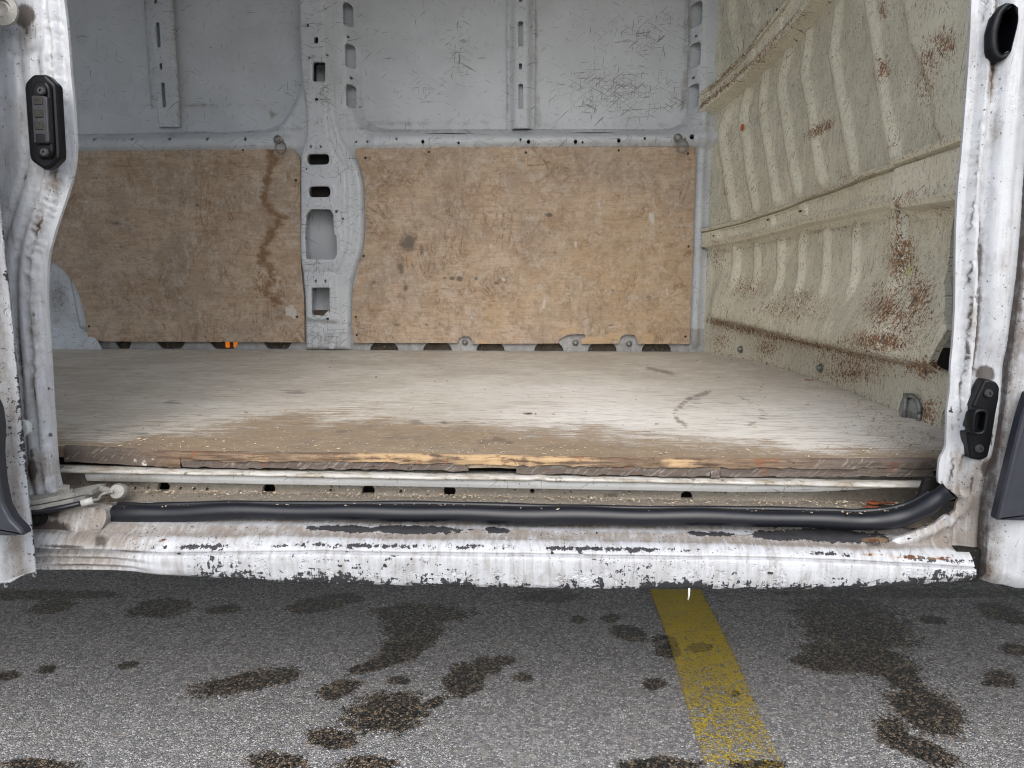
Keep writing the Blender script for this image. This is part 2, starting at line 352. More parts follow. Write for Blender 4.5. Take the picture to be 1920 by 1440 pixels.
def m_beige():                                   # dusty cream bulkhead paint with rust scratches
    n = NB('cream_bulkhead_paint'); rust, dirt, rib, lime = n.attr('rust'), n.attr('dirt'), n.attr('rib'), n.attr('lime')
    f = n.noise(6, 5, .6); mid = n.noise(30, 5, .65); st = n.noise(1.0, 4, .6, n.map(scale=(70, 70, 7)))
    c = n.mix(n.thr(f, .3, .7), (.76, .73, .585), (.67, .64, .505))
    film = n.thr(n.add(n.mul(mid, .35), n.mul(f, .35), n.mul(st, .22), n.mul(dirt, .45), n.mul(rib, -.40)), .44, .70)  # dust on the flats, thinned on ribs to paint their lit tone too
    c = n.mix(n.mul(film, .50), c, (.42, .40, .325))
    def raw(ang, l, s, seed, d=2.0):
        q = n.map(rot=(R(ang), 0, 0), loc=(0, seed, seed * .7)); return n.noise(1.0, d, .62, n.map(q, scale=(4, l, s)))
    lo = n.mul(rust, .20)
    mc_ = n.noise(1.0, 3, .7, n.map(scale=(180, 180, 45))); c = n.mix(n.mul(n.thr(mc_, .54, .68), .4), c, (.66, .64, .55)); c = n.mix(n.mul(n.thr(mc_, .46, .34), .4), c, (.21, .19, .15))
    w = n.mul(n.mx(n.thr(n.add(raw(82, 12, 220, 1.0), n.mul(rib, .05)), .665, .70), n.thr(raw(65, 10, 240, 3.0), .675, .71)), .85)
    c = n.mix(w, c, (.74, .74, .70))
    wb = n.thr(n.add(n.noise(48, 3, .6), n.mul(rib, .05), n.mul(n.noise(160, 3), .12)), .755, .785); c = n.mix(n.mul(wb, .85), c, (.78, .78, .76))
    k = n.mx(n.thr(raw(80, 14, 260, 6.0), .665, .70), n.thr(raw(20, 16, 300, 8.0), .685, .72), n.thr(raw(-50, 16, 280, 31.0), .695, .73), n.thr(n.add(n.noise(150, 2), n.mul(n.noise(20, 2), .1)), .765, .79))
    c = n.mix(n.mul(k, .8), c, (.085, .066, .048))
    bl = n.add(n.mul(n.noise(120, 6, .78, dist=.8), .85), n.mul(raw(70, 30, 210, 12.0, 3), .15))
    rm = n.thr(n.add(bl, lo), .66, .70)
    rs = n.mx(n.thr(n.add(raw(75, 16, 190, 14.0), lo), .80, .84), n.thr(n.add(raw(-35, 18, 210, 17.0), lo), .82, .86), n.thr(n.add(n.noise(230, 3, .7), n.mul(lo, .8), n.mul(n.noise(18, 3), .12)), .735, .775))
    r_ = n.mx(rm, rs)
    halo = n.thr(n.add(bl, lo), .60, .72)
    c = n.mix(n.mul(halo, .28), c, (.40, .245, .10))
    c = n.mix(n.mul(r_, .92), c, n.mix(n.thr(n.noise(70, 4, .6), .35, .65), (.075, .030, .016), (.27, .105, .028)))
    c = n.mix(n.mul(n.thr(n.add(lime, n.mul(mid, .6)), .5, 1.2), .6), c, (.52, .62, .22))
    h = n.add(n.mul(n.noise(7, 2), 2.2), n.mul(n.noise(44, 3, .7), .5))
    return n.done(c, n.add(.26, n.mul(film, .24), n.mul(r_, .35)), n.bump(h, .002, .8))
def m_ply():                                     # old wall plywood: brown, scuffed, water lines
    n = NB('wall_plywood'); stain, dark, white, fresh, lite = n.attr('stain'), n.attr('dark'), n.attr('white'), n.attr('fresh'), n.attr('lite')
    g = n.noise(1.0, 6, .62, n.map(scale=(9, 9, 95)), 1.2); g2 = n.noise(1.0, 4, .6, n.map(scale=(26, 26, 320)))
    blot = n.noise(7, 6, .65); fine = n.noise(60, 5, .7)
    c = n.mix(n.thr(blot, .3, .72), (.46, .34, .24), (.57, .445, .33))
    c = n.mix(n.thr(n.add(n.mul(g, .7), n.mul(g2, .3)), .40, .70), c, n.mix(.5, c, (.22, .135, .075)))
    gb = n.thr(n.noise(6.5, 5, .65), .44, .64); c = n.mix(n.mul(gb, .6), c, (.37, .30, .235))
    c = n.mix(n.mul(lite, .6), c, (.50, .36, .21))
    mot = n.thr(n.add(n.mul(n.noise(26, 6, .75, dist=.8), .6), n.mul(n.noise(95, 4, .7), .4)), .47, .64); c = n.mix(n.mul(mot, .5), c, (.20, .135, .082))
    for k_, (sx_, sz_) in enumerate(((13, 5), (20, 6), (8, 7))):
        tm = n.op('ABSOLUTE', n.sub(n.noise(1.0, 4, .62, n.map(scale=(sx_, 9, sz_), loc=(k_ * 7.3, 2, k_ * 3.1)), 1.6), .5)); tz = n.thr(n.noise(3.3, 3, .5, n.map(loc=(k_ * 5.1, 0, 9))), .53, .66)
        c = n.mix(n.mul(n.thr(tm, .016, .002), tz, .75), c, (.17, .095, .048)); c = n.mix(n.mul(n.thr(tm, .06, .0), tz, .28), c, (.25, .155, .085))
    gm = n.thr(n.add(n.mul(n.noise(15, 6, .75, n.map(loc=(3, 0, 5)), .6), .55), n.mul(n.noise(80, 4, .7, n.map(loc=(9, 0, 5))), .45)), .49, .62); c = n.mix(n.mul(gm, .5), c, (.58, .52, .46))
    def raw(ang, l, s, seed):
        q = n.map(rot=(0, R(ang), 0), loc=(seed, 0, seed * .7)); return n.noise(1.0, 2.0, .62, n.map(q, scale=(l, 4, s)))
    lt = n.mx(n.thr(raw(4, 11, 210, 2.0), .69, .73), n.thr(raw(38, 12, 240, 5.0), .70, .74), n.thr(raw(-45, 12, 240, 8.0), .705, .745), n.thr(raw(75, 14, 240, 11.0), .70, .74))
    c = n.mix(n.mul(lt, n.add(.55, n.mul(lite, .4))), c, (.60, .44, .27))
    ch = n.thr(n.add(n.noise(70, 3, .6), n.mul(fine, .15)), .775, .80); c = n.mix(n.mul(ch, .7), c, (.62, .50, .36))
    dk = n.mx(n.thr(raw(3, 14, 260, 14.0), .70, .74), n.thr(raw(80, 18, 260, 17.0), .715, .75), n.thr(n.noise(120, 2, .5), .725, .755)); c = n.mix(n.mul(dk, .75), c, (.08, .055, .04))
    sn = n.thr(n.add(n.mul(n.noise(40, 5, .7, dist=1.0), .5), n.mul(stain, .7)), .50, .92)
    c = n.mix(n.mul(sn, .85), c, (.19, .10, .045))
    dn = n.thr(n.add(n.mul(n.noise(34, 6, .72), .62), n.mul(dark, .60)), .50, .76); c = n.mix(n.mul(dn, .75), c, (.085, .078, .07))
    wn_ = n.thr(n.add(n.mul(n.noise(48, 5, .7), .75), n.mul(white, .40)), .58, .74); c = n.mix(n.mul(wn_, .8), c, (.62, .60, .57))
    gw = n.thr(n.noise(11, 5, .68), .60, .74); c = n.mix(n.mul(gw, .4), c, (.50, .465, .43))
    c = n.mix(n.mul(n.thr(n.add(fresh, n.mul(n.sub(n.noise(45, 4, .7), .5), 1.6)), .55, .75), .75), c, n.mix(g, (.60, .44, .27), (.46, .32, .18)))
    h = n.add(n.mul(n.noise(1.0, 3, .62, n.map(scale=(9, 9, 95)), 0), .6), n.mul(n.noise(60, 3, .7), .5))
    return n.done(c, .72, n.bump(h, .0012, .7), spec=.3)
def m_floor():                                   # load floor: worn grey coating, bare brown damp wood by the door
    n = NB('load_floor_plywood'); wet, wear, dark, mark = n.attr('wet'), n.attr('wear'), n.attr('dark'), n.attr('mark')
    g = n.noise(1.0, 6, .7, n.map(scale=(9, 110, 7)), .8); g2 = n.noise(1.0, 4, .65, n.map(scale=(22, 300, 7)))
    blot = n.noise(4, 6, .62); fine = n.noise(75, 5, .7); mid = n.noise(20, 6, .7)
    c = n.mix(n.thr(n.add(n.mul(blot, .6), n.mul(mid, .4)), .40, .60), (.66, .62, .55), (.53, .485, .415))
    wr = n.thr(n.add(n.mul(g, .45), n.mul(g2, .25), n.mul(mid, .3), n.mul(wear, .22)), .50, .68)
    c = n.mix(n.mul(wr, .85), c, (.80, .775, .73))
    tn = n.thr(n.add(n.mul(g, .5), n.mul(n.noise(3, 5, .6, n.map(scale=(1, 2.5, 1), loc=(4, 2, 0))), .5)), .52, .68); c = n.mix(n.mul(tn, .5), c, (.36, .285, .205))
    gl = n.thr(n.add(n.mul(g, .5), n.mul(g2, .5)), .50, .62); c = n.mix(n.mul(gl, .75), c, n.mix(wet, (.27, .245, .215), (.13, .085, .05)))
    wm = n.thr(n.add(wet, n.mul(n.sub(mid, .5), .9), n.mul(n.sub(g, .5), 1.3), n.mul(n.sub(n.noise(6, 3), .5), .9), n.mul(n.sub(fine, .5), .5)), .30, .80)
    wc = n.mix(n.thr(n.add(n.mul(mid, .5), n.mul(g, .5)), .35, .65), (.20, .135, .078), (.315, .225, .135))
    wc = n.mix(n.mul(n.thr(n.noise(40, 5, .7), .56, .7), .6), wc, (.46, .33, .19))
    wc = n.mix(n.mul(n.thr(n.noise(16, 5, .7, n.map(loc=(7, 7, 7))), .55, .68), .5), wc, (.12, .10, .085))
    c = n.mix(n.mul(wm, .85), c, wc)
    hatch = n.wave(46, 3.0, n.map(rot=(0, 0, R(32))), 3, 2.0); hz = n.thr(n.noise(3.1, 3, .5, n.map(loc=(1, 9, 0))), .48, .62)
    c = n.mix(n.mul(n.thr(hatch, .6, .95), hz, .15), c, (.17, .125, .085))
    dk = n.thr(n.add(n.mul(n.noise(1.0, 5, .65, n.map(scale=(12, 34, 12))), .8), n.mul(dark, .3)), .59, .66); c = n.mix(n.mul(dk, .6), c, (.15, .14, .13))
    s_ = n.mx(n.scratch(4, 'xy', 13, 260, .665, .70), n.scratch(28, 'xy', 12, 260, .69, .725, 3.0), n.scratch(-22, 'xy', 12, 260, .70, .735, 6.0)); c = n.mix(n.mul(s_, .65), c, (.10, .085, .07))
    mk = n.thr(n.add(n.mul(n.noise(60, 4, .7), .7), n.mul(mark, .5)), .50, .70); c = n.mix(n.mul(mk, n.thr(mark, .02, .2), .7), c, (.14, .11, .085))
    sp = n.thr(n.noise(190, 2, .5), .70, .73); c = n.mix(n.mul(sp, .85), c, (.72, .69, .63))
    sp2 = n.thr(n.noise(220, 2, .5, n.map(loc=(3, 3, 3))), .73, .76); c = n.mix(n.mul(sp2, .8), c, (.10, .08, .06))
    h = n.add(n.mul(n.noise(1.0, 3, .65, n.map(scale=(7, 180, 7))), .8), n.mul(n.noise(75, 3, .7), .5))
    return n.done(c, n.add(.74, n.mul(wm, -.16)), n.bump(h, .0014, .8), spec=.35)
def m_edge():                                    # broken plywood edge
    n = NB('plywood_edge'); fresh, paint, dark = n.attr('fresh'), n.attr('paint'), n.attr('dark')
    g = n.noise(1.0, 6, .68, n.map(scale=(14, 60, 260)), .5); e = n.noise(1.0, 3, .6, n.map(n.map(rot=(0, R(40), 0)), scale=(40, 40, 330)))
    mid = n.noise(42, 5, .7)
    c = n.mix(n.thr(g, .35, .65), (.105, .07, .048), (.235, .165, .11))
    c = n.mix(n.mul(fresh, n.thr(n.add(n.mul(g, .6), n.mul(mid, .4), n.mul(fresh, .16)), .56, .68)), c, (.47, .325, .18))
    c = n.mix(n.mul(dark, n.thr(n.add(g, n.mul(mid, .5)), .55, .9), .9), c, (.15, .125, .11))
    c = n.mix(n.mul(dark, .6), c, (.105, .09, .08))
    c = n.mix(n.mul(dark, n.thr(e, .56, .64), .5), c, (.36, .32, .28))
    c = n.mix(n.mul(n.thr(n.noise(30, 5, .7, n.map(loc=(5, 1, 2))), .60, .68), .7), c, (.20, .085, .045))
    c = n.mix(n.mul(n.thr(n.add(n.mul(n.noise(50, 5, .72), .75), n.mul(paint, .45)), .60, .70), .9), c, (.70, .685, .66))
    c = n.mix(n.mul(n.thr(n.noise(70, 4, .7, n.map(loc=(2, 8, 2))), .63, .70), .9), c, (.035, .03, .028))
    h = n.add(n.mul(g, 1.0), n.mul(mid, .8)); return n.done(c, .8, n.bump(h, .002, .9), spec=.25)
def m_channel():                                 # grey step well full of dust
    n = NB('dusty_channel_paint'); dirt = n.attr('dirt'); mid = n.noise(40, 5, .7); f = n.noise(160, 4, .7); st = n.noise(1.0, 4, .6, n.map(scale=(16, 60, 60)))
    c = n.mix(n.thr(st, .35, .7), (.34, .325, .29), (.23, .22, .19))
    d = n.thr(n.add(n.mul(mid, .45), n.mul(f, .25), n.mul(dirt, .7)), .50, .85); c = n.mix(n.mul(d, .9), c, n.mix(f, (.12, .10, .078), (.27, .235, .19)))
    c = n.mix(n.thr(n.noise(230, 2, .5), .68, .72), c, (.64, .60, .53)); c = n.mix(n.mul(n.thr(n.noise(170, 2, .5, n.map(loc=(4, 4, 4))), .66, .70), .85), c, (.05, .04, .032))
    return n.done(c, .8, n.bump(n.add(mid, f), .0018, .9), spec=.3)
def m_lip():                                     # scuffed white rim with bare dark chips
    n = NB('scuffed_rim_paint'); mid = n.noise(46, 5, .7); f = n.noise(150, 4, .7); st = n.noise(1.0, 5, .65, n.map(scale=(22, 90, 90)))
    c = n.mix(n.thr(st, .35, .65), (.50, .485, .45), (.33, .31, .27)); c = n.mix(n.mul(n.thr(n.add(n.mul(mid, .5), n.mul(st, .5)), .47, .62), .8), c, (.24, .19, .125))
    c = n.mix(n.mul(n.thr(n.add(n.mul(mid, .5), n.mul(f, .5)), .57, .63), .85), c, (.06, .055, .05))
    return n.done(c, .5, n.bump(n.add(mid, n.mul(f, .5)), .0015, .8))
def m_plain(name, col, rough=.5, metal=0.0, var=.25, scale=40, dust=0.0, dustc=(.45, .41, .35), bmp=.0005, spec=None):
    n = NB(name); a = n.noise(scale, 5, .65); b = n.noise(scale * 4, 3, .6)
    c = n.mix(n.thr(a, .3, .7), col, tuple(x * (1 - var) for x in col))
    if dust:
        d = n.thr(n.add(n.mul(a, .5), n.mul(b, .5)), .62 - dust * .25, .80 - dust * .2); c = n.mix(n.mul(d, .75), c, dustc)
        s_ = n.thr(n.noise(scale * 6, 2, .5), .69, .72); c = n.mix(n.mul(s_, .8), c, tuple(min(1, x * 1.4) for x in dustc))
        rough = n.add(rough, n.mul(d, .3))
    return n.done(c, rough, n.bump(n.add(a, n.mul(b, .5)), bmp, .7), metal, spec)
def m_asphalt():
    n = NB('asphalt'); wet = n.attr('wet'); q = n.map(scale=(1, 1, .3))
    wq = n.n.new('ShaderNodeMix'); wq.data_type = 'VECTOR'; wq.inputs[0].default_value = .012; n.l.new(q, wq.inputs[4]); n.l.new(n.noise(60, 3, col=True), wq.inputs[5]); q2 = wq.outputs[1]
    d1 = n.vor(215, 'F1', q2); col = n.vor(215, 'F1', q2, 'Color'); e1 = n.vor(215, 'DISTANCE_TO_EDGE', q2)
    d2 = n.vor(100, 'F1', q2); col2 = n.vor(100, 'F1', q2, 'Color'); e2 = n.vor(100, 'DISTANCE_TO_EDGE', q2)
    sp = n.n.new('ShaderNodeSeparateColor'); n.l.new(col, sp.inputs[0]); sp2 = n.n.new('ShaderNodeSeparateColor'); n.l.new(col2, sp2.inputs[0])
    r1, r2, r3 = sp.outputs[0], sp.outputs[1], sp2.outputs[0]; fine = n.noise(420, 3, .6); big = n.noise(3.0, 4, .6)
    stone = n.mix(n.thr(r1, .05, 1.0), (.24, .24, .247), (.80, .795, .79)); stone = n.mix(n.mul(n.thr(r2, .75, .95), .7), stone, (.52, .46, .39))
    bigm = n.mul(n.thr(r3, .74, .80), n.thr(e2, .03, .09)); stone = n.mix(n.mul(bigm, .9), stone, n.mix(sp2.outputs[1], (.36, .33, .30), (.54, .52, .50)))
    gap = n.mul(n.thr(n.add(e1, n.mul(n.sub(fine, .5), .10)), .03, .14), n.thr(n.add(n.noise(70, 4, .7), n.mul(r1, .15)), .40, .56)); gap = n.mx(gap, n.mul(bigm, .9))
    dry = n.mix(gap, n.mix(fine, (.16, .161, .167), (.36, .36, .367)), stone); dry = n.mix(n.mul(n.thr(n.noise(260, 3, .6), .45, .62), .32), dry, (.075, .075, .08))
    wst = n.mix(n.thr(r1, .1, .9), (.05, .038, .027), (.34, .255, .175)); wetc = n.mix(n.mul(gap, n.thr(r2, .15, .5)), (.007, .0065, .006), wst)
    wm = n.thr(n.add(wet, n.mul(n.sub(n.noise(24, 5, .7), .5), 1.3), n.mul(n.sub(n.noise(150, 3, .65), .5), .9), n.mul(n.sub(r2, .5), .3)), -.08, .12)
    c = n.mix(wm, dry, wetc)
    h = n.add(n.mul(n.thr(e1, 0.0, .25), .6), n.mul(n.noise(300, 2, .6), .5))
    return n.done(c, n.add(.88, n.mul(wm, -.42)), n.bump(h, .0035, .9), spec=n.add(.25, n.mul(wm, .25)))
def m_yellow():
    n = NB('worn_yellow_road_paint'); wet, age = n.attr('wet'), n.attr('age'); q = n.map(scale=(1, 1, .3))
    e1 = n.vor(215, 'DISTANCE_TO_EDGE', q); f = n.noise(190, 4, .65); b = n.noise(12, 5, .65)
    c = n.mix(n.thr(b, .3, .7), (.66, .49, .06), (.58, .45, .10)); c = n.mix(n.mul(n.thr(n.noise(90, 5, .7), .55, .68), .55), c, (.22, .18, .08))
    wm = n.thr(n.add(wet, n.mul(n.sub(n.noise(24, 5, .7), .5), 1.3)), .02, .2); c = n.mix(n.mul(wm, .7), c, (.20, .13, .01))
    wear = n.add(n.mul(f, .70), n.mul(n.noise(38, 5, .7), .30), n.mul(age, .105)); al = n.thr(wear, .550, .60, 1.0, 0.0)
    xx = n.attr('edge'); al = n.mul(al, n.thr(n.add(xx, n.mul(n.sub(f, .5), .9)), .05, .22))
    return n.done(c, n.add(.75, n.mul(wm, -.3)), n.bump(n.add(n.thr(e1, 0, .3), f), .003, .8), alpha=al, spec=.3)

MW, MG, MB, MP, MF, ME, MC, ML = m_white(), m_grey(), m_beige(), m_ply(), m_floor(), m_edge(), m_channel(), m_lip()
M_RUB = m_plain('black_seal_rubber', (.007, .0085, .0135), .36, dust=0, scale=60, bmp=.0002)
M_PLA = m_plain('black_plastic', (.004, .0045, .0065), .38, scale=70, spec=.25)
M_MOU = m_plain('dark_grey_moulding', (.026, .029, .040), .45, scale=90, bmp=.0004)
M_CON = m_plain('tarnished_contact_metal', (.035, .032, .026), .55, .4, .6, 200)
M_STL = m_plain('dull_zinc_steel', (.30, .30, .285), .5, .6, .45, 110, dust=.15, dustc=(.30, .27, .22))
M_GRM = m_plain('greasy_grey_metal', (.36, .35, .32), .6, .2, .4, 60, dust=.3, dustc=(.55, .53, .49))
M_DRK = m_plain('grimy_rubber_and_gap_shade', (.018, .017, .016), .85, dust=.03, dustc=(.12, .11, .10), scale=60, bmp=.002, spec=.2)  # also the painted shade in gaps
M_SHEL = m_plain('inner_shell_paint', (.74, .75, .76), .5)
M_UND = m_plain('underbody_coating_and_shade', (.035, .031, .027), .8)  # also the painted shade behind holes and gaps
M_CAV = m_plain('dusty_cavity_shade', (.15, .12, .09), .85, 0, .6, 30, dust=.3)
M_TAB = m_plain('milky_plastic_tab', (.55, .60, .60), .3)
M_ASP, M_YEL = m_asphalt(), m_yellow()

# ------------------------------------------------------------------ the ground
WET = [(100,1137,45,14,-10),(300,1140,65,18,-5),(420,1143,32,9,-8),(590,1135,55,14,-5),(640,1123,40,11),(790,1150,95,20),(775,1175,62,32),(760,1212,52,30,-20),(722,1240,75,12,-18),(690,1250,45,8,-15),
 (455,1280,100,19,-11),(530,1268,35,14,-10),(240,1247,24,7,-8),(88,1255,20,9,-8),(15,1266,24,9,-8),(635,1294,46,17,-18),(748,1276,24,9),(872,1272,46,32,-25),(915,1247,26,16,20),(946,1238,24,9),(980,1270,20,11),
 (725,1336,80,40,-8),(812,1318,26,11,-20),(625,1386,48,20,8),(70,1434,75,12),(520,1430,60,20),(690,1432,60,15),(1180,1188,36,15,15),(1145,1160,20,9),(1085,1162,16,8),(1030,1118,70,12),(1228,1283,24,12),(1250,1212,30,22,20),(1312,1214,28,10),
 (1600,1170,120,52,14),(1610,1235,120,30,10),(1540,1245,60,16,10),(1690,1268,44,22,20),(1735,1330,82,42,26),(1672,1372,36,30,45),(1735,1408,72,22,24),(1750,1163,28,8,8),(1880,1150,50,16,15),(1905,1220,30,12,10),(1876,1271,34,16,15),(1850,1281,14,6),
 (1240,1434,80,15,0),(1420,1434,60,10,0),(1380,1300,10,6),(40,1115,200,10),(1700,1112,260,10)]
gx = np.concatenate([[-400, -30, -6, -2.2], np.arange(-1.8, 1.8, .011), [2.2, 6, 30, 400]]); gy = np.concatenate([[-400, -30, -5, 0, .6], np.arange(.95, 2.1, .011), [2.4, 3.5, 8, 40, 400]])
ground = grid('asphalt', gx, gy, lambda a, b: (a, b, a * 0), M_ASP, None, {'wet': lambda a, b, P: np.where((b > .7) & (b < 2.4) & (np.abs(a) < 2.1), blobs(PX(P), WET), -3)})
tag(ground, 'grey asphalt ground with dark wet patches under the van', kind='structure')
line = grid('parking_line', np.arange(.262, .4031, .0047), np.concatenate([np.arange(-3, .9, .3), np.arange(.9, 2.2, .011), np.arange(2.3, 5, .3)]), lambda a, b: (a + .003 * np.sin(b * 9), b, a * 0 + .003), M_YEL, None,
            {'wet': lambda a, b, P: np.where(b > .7, blobs(PX(P), WET), -3), 'age': lambda a, b, P: np.clip((1.62 - b) / .45, -.4, 1.0), 'edge': lambda a, b, P: np.clip(1 - np.abs(a - .3325) / .0705, 0, 1) * 3})
tag(line, 'worn yellow painted parking line on the asphalt running under the van', kind='structure')

# ------------------------------------------------------------------ the van
van = empty('cargo_van', (-.4, 1.9, 0))
tag(van, 'white cargo van with its side door slid open on an empty worn load space', 'van')
YS, YF, YW = 2.80, 2.735, 2.728
def X_(u, v, Y): return float(onY(u, v, Y)[0])
def Z_(u, v, Y): return float(onY(u, v, Y)[2])
ZR0, ZR1 = Z_(900, 275, YF), Z_(900, 238, YF)

# far side: outer skin
XS1 = X_(500, 100, YS)
def skin_P(a, b):
    y = YS + .004 * (fbm(a * 3, b * 3, 3) - .5) * 2 - .010 * sstep(Z_(300, 205, YS) - b, 0, .006) * (a < XS1) - .006 * bump1(b, Z_(300, 199, YS), .005) * (a < XS1)
    for (du, dv, s) in ((1140, 172, .02), (860, 180, .012), (1180, 45, .02), (715, 17, .012), (810, 15, .012), (1060, 110, .02)):
        p = onY(du, dv, YS); y = y + .0035 * np.exp(-((a - p[0]) ** 2 + (b - p[2]) ** 2) / s ** 2)
    return a, y, b
SCR = [(1150,175,170,75,0,1.0),(1210,60,110,60,0,.85),(860,95,45,110,0,.8),(800,170,90,45,0,.55),(1050,190,60,40,0,.6),(160,75,60,50,0,.45),(540,170,40,30,0,.5),(1260,190,40,60,0,.8)]
def scr_at(a, b, P): return np.clip(blobs(PX(P), SCR) * 1.2, 0, 1) * .9 + .12
DL = [([(1003,0),(1005,230)],10,.9),([(1290,0),(1288,110),(1282,200)],12,1.0),([(950,150),(948,228)],8,.6),([(690,233),(1270,233)],7,.7),([(285,197),(512,200)],7,.6),([(505,200),(512,215)],6,1.0),([(340,200),(380,198)],6,.9)]
skin = sheet('outer_skin', [(-3.2, .5), (.6, .5), (.6, 2.3), (-3.2, 2.3)], [], .018, skin_P, MG, van, {'scr': scr_at, 'dirt': lambda a, b, P: strokes(PX(P), DL)})

# far side: pressed inner frame with two window-like openings
OL = smooth_line([(565,-20),(563,60),(556,140),(540,187),(518,222),(494,234),(470,237)], 5)
opL = xz(OL, YF) + [(-3.0, ZR1), (-3.0, 2.12), (X_(565, -20, YF), 2.12)]
ORl = smooth_line([(663,-20),(667,100),(671,190),(679,216),(697,231),(725,236)], 5); ORr = smooth_line([(1255,236),(1277,228),(1289,212),(1293,185),(1295,100),(1297,-20)], 5)
opR = xz(ORl, YF) + xz(ORr, YF) + [(X_(1297, -20, YF), 2.12), (X_(663, -20, YF), 2.12)]
slots = []
for (u0, v0, u1, v1) in ((641,2,657,47),(645,79,661,125),(647,156,663,201),(1301,-2,1317,45),(1299,75,1314,122),(1297,153,1311,200)):
    a = xz([(u0, v0), (u1, v1)], YF); slots.append(stadium(a[0][0], a[0][1], a[1][0], a[1][1]))
for k in range(1, 5):                                            # the same slots carried on up the columns, out of the picture
    for s in (slots[0], slots[3]): slots.append([(x, z + .153 * k) for x, z in s if True])
slots = [s for s in slots if max(z for _, z in s) < 2.1]
oval_px = [(213,630,247,662),(291,630,348,662),(391,630,448,662),(491,630,548,662),(693,632,747,664),(793,632,847,664),(893,632,946,664),(1002,632,1056,664),(1103,632,1156,664),(1204,632,1258,664)]
ovals = []
for (u0, v0, u1, v1) in oval_px:
    if u0 < 600: v0, v1 = 622, 654.5
    else: v0, v1 = 642, 663
    a = xz([(u0, v0), (u1, v1)], YF + .01); w_ = (a[1][0] - a[0][0]) * .16; hh = (a[0][1] - a[1][1]) * .5
    q = [(a[0][0] + w_, a[1][1]), (a[1][0] - w_, a[1][1]), (a[1][0], a[1][1] + hh * .8), (a[1][0], a[0][1]), (a[0][0], a[0][1]), (a[0][0], a[1][1] + hh * .8)] if u0 < 600 else [(a[0][0], a[1][1]), (a[1][0], a[1][1]), (a[1][0], a[0][1] - hh), (a[1][0] - w_, a[0][1]), (a[0][0] + w_, a[0][1]), (a[0][0], a[0][1] - hh)]
    ovals.append([(x, max(z, .5495)) for x, z in rounded(q, .010, 4)])
tiny = []
for (u, v, r) in ((176,261,3),(247,261,3),(318,261,3),(389,261,3),(460,261,3),(665,264,2),(686,264,2),(744,261,2.2),(793,266,3.4),(860,268,2.4),(976,262,2.2),(991,266,3.6),(1079,266,3.6),(1092,267,2.2),(1160,264,3.4),(1209,260,2.4),(1297,257,4.5),(648,64,2.4),(653,141,2.4),(1310,60,2.2),(1306,138,2.2),(665,192,2.0)):
    p = onY(u, v, 2.715); q = onY(u + r, v, 2.715); tiny.append(ellipse(p[0], p[2], q[0] - p[0], (q[0] - p[0]) * 1.15, 8))
vents = []
for (u0, u1, v) in ((140,172,243),(183,255,244),(368,465,243),(792,890,248.5),(1063,1160,246)):
    a = xz([(u0, v - 1.2), (u1, v + 1.4)], 2.74); vents.append([(a[0][0], (a[0][1] + a[1][1]) / 2), (a[0][0] * .75 + a[1][0] * .25, a[0][1]), (a[0][0] * .25 + a[1][0] * .75, a[0][1]), (a[1][0], (a[0][1] + a[1][1]) / 2), (a[0][0] * .5 + a[1][0] * .5, a[1][1])])
pil_gap = xz([(571,600),(620,600),(634,488),(634,388),(622,365),(622,287),(611,262),(610,30)], YF) + [(X_(610, 30, YF), 2.05), (X_(573, 30, YF), 2.05)] + xz([(573,30),(579,250),(570,300)], YF)
XRP = X_(1311, 450, YF)
def frame_P(a, b):
    d = np.minimum(dseg(a, b, opL), dseg(a, b, opR))
    base = YF + .012 * sstep(ZR0 - b, -.004, .004)
    rail = .024 * sstep(b, ZR0 - .006, ZR0 + .004) * (1 - sstep(b, ZR0 + .030, ZR0 + .052)); rail = rail * (1 - sstep(np.abs(a - X_(620, 260, YF)), .16, .13))
    y = base - rail - .026 * bump1(a, XRP, .012) * (b < 1.40) * (b > .57)
    y = np.minimum(y, 9) * sstep(d, 0, .038) + (YS - .006) * (1 - sstep(d, 0, .038))
    for s in slots[:6]:
        ds = dseg(a, b, s); y = y + .004 * (1 - sstep(ds, .004, .014))
    return a, y + .0012 * (fbm(a * 14, b * 14, 5) - .5), b
fattr = {'scr': lambda a, b, P: .28 + .25 * np.clip(blobs(PX(P), [(1150,262,180,20),(640,180,40,60),(1310,350,30,330)]), 0, 1), 'dirt': lambda a, b, P: np.clip(.1 + .5 * bump1(b, ZR1, .01) + .7 * (b < .64) + strokes(PX(P), DL), 0, 1)}
frame = sheet('inner_frame', [(-3.2, .548), (.575, .548), (.575, 2.3), (-3.2, 2.3)], [opL, opR, pil_gap] + slots + ovals + tiny + vents, .013, frame_P, MG, van, fattr, (0, .012, 0))
cav = box('cavity_shade_strip', -3.2, .55, 2.772, 2.79, .545, .70, M_CAV, van)  # dark strip added behind the oval holes to paint the cavity's shade
n_ = NB('amber_lens'); M_AMB = n_.done((.9, .25, .02), .3); n_.b.inputs['Emission Color'].default_value = (1, .28, .02, 1); n_.b.inputs['Emission Strength'].default_value = .2  # weak emission stands in for daylight coming through the lens
for (u0, u1) in ((421, 428), (436, 444)):
  pa = onY(u0, 641, 2.755); pb = onY(u1, 652, 2.755)
  plate('marker_lamp', rounded([(pa[0], pb[2]), (pb[0], pb[2]), (pb[0], pa[2]), (pa[0], pa[2])], .003), 2.766, .006, M_AMB, van, .002)

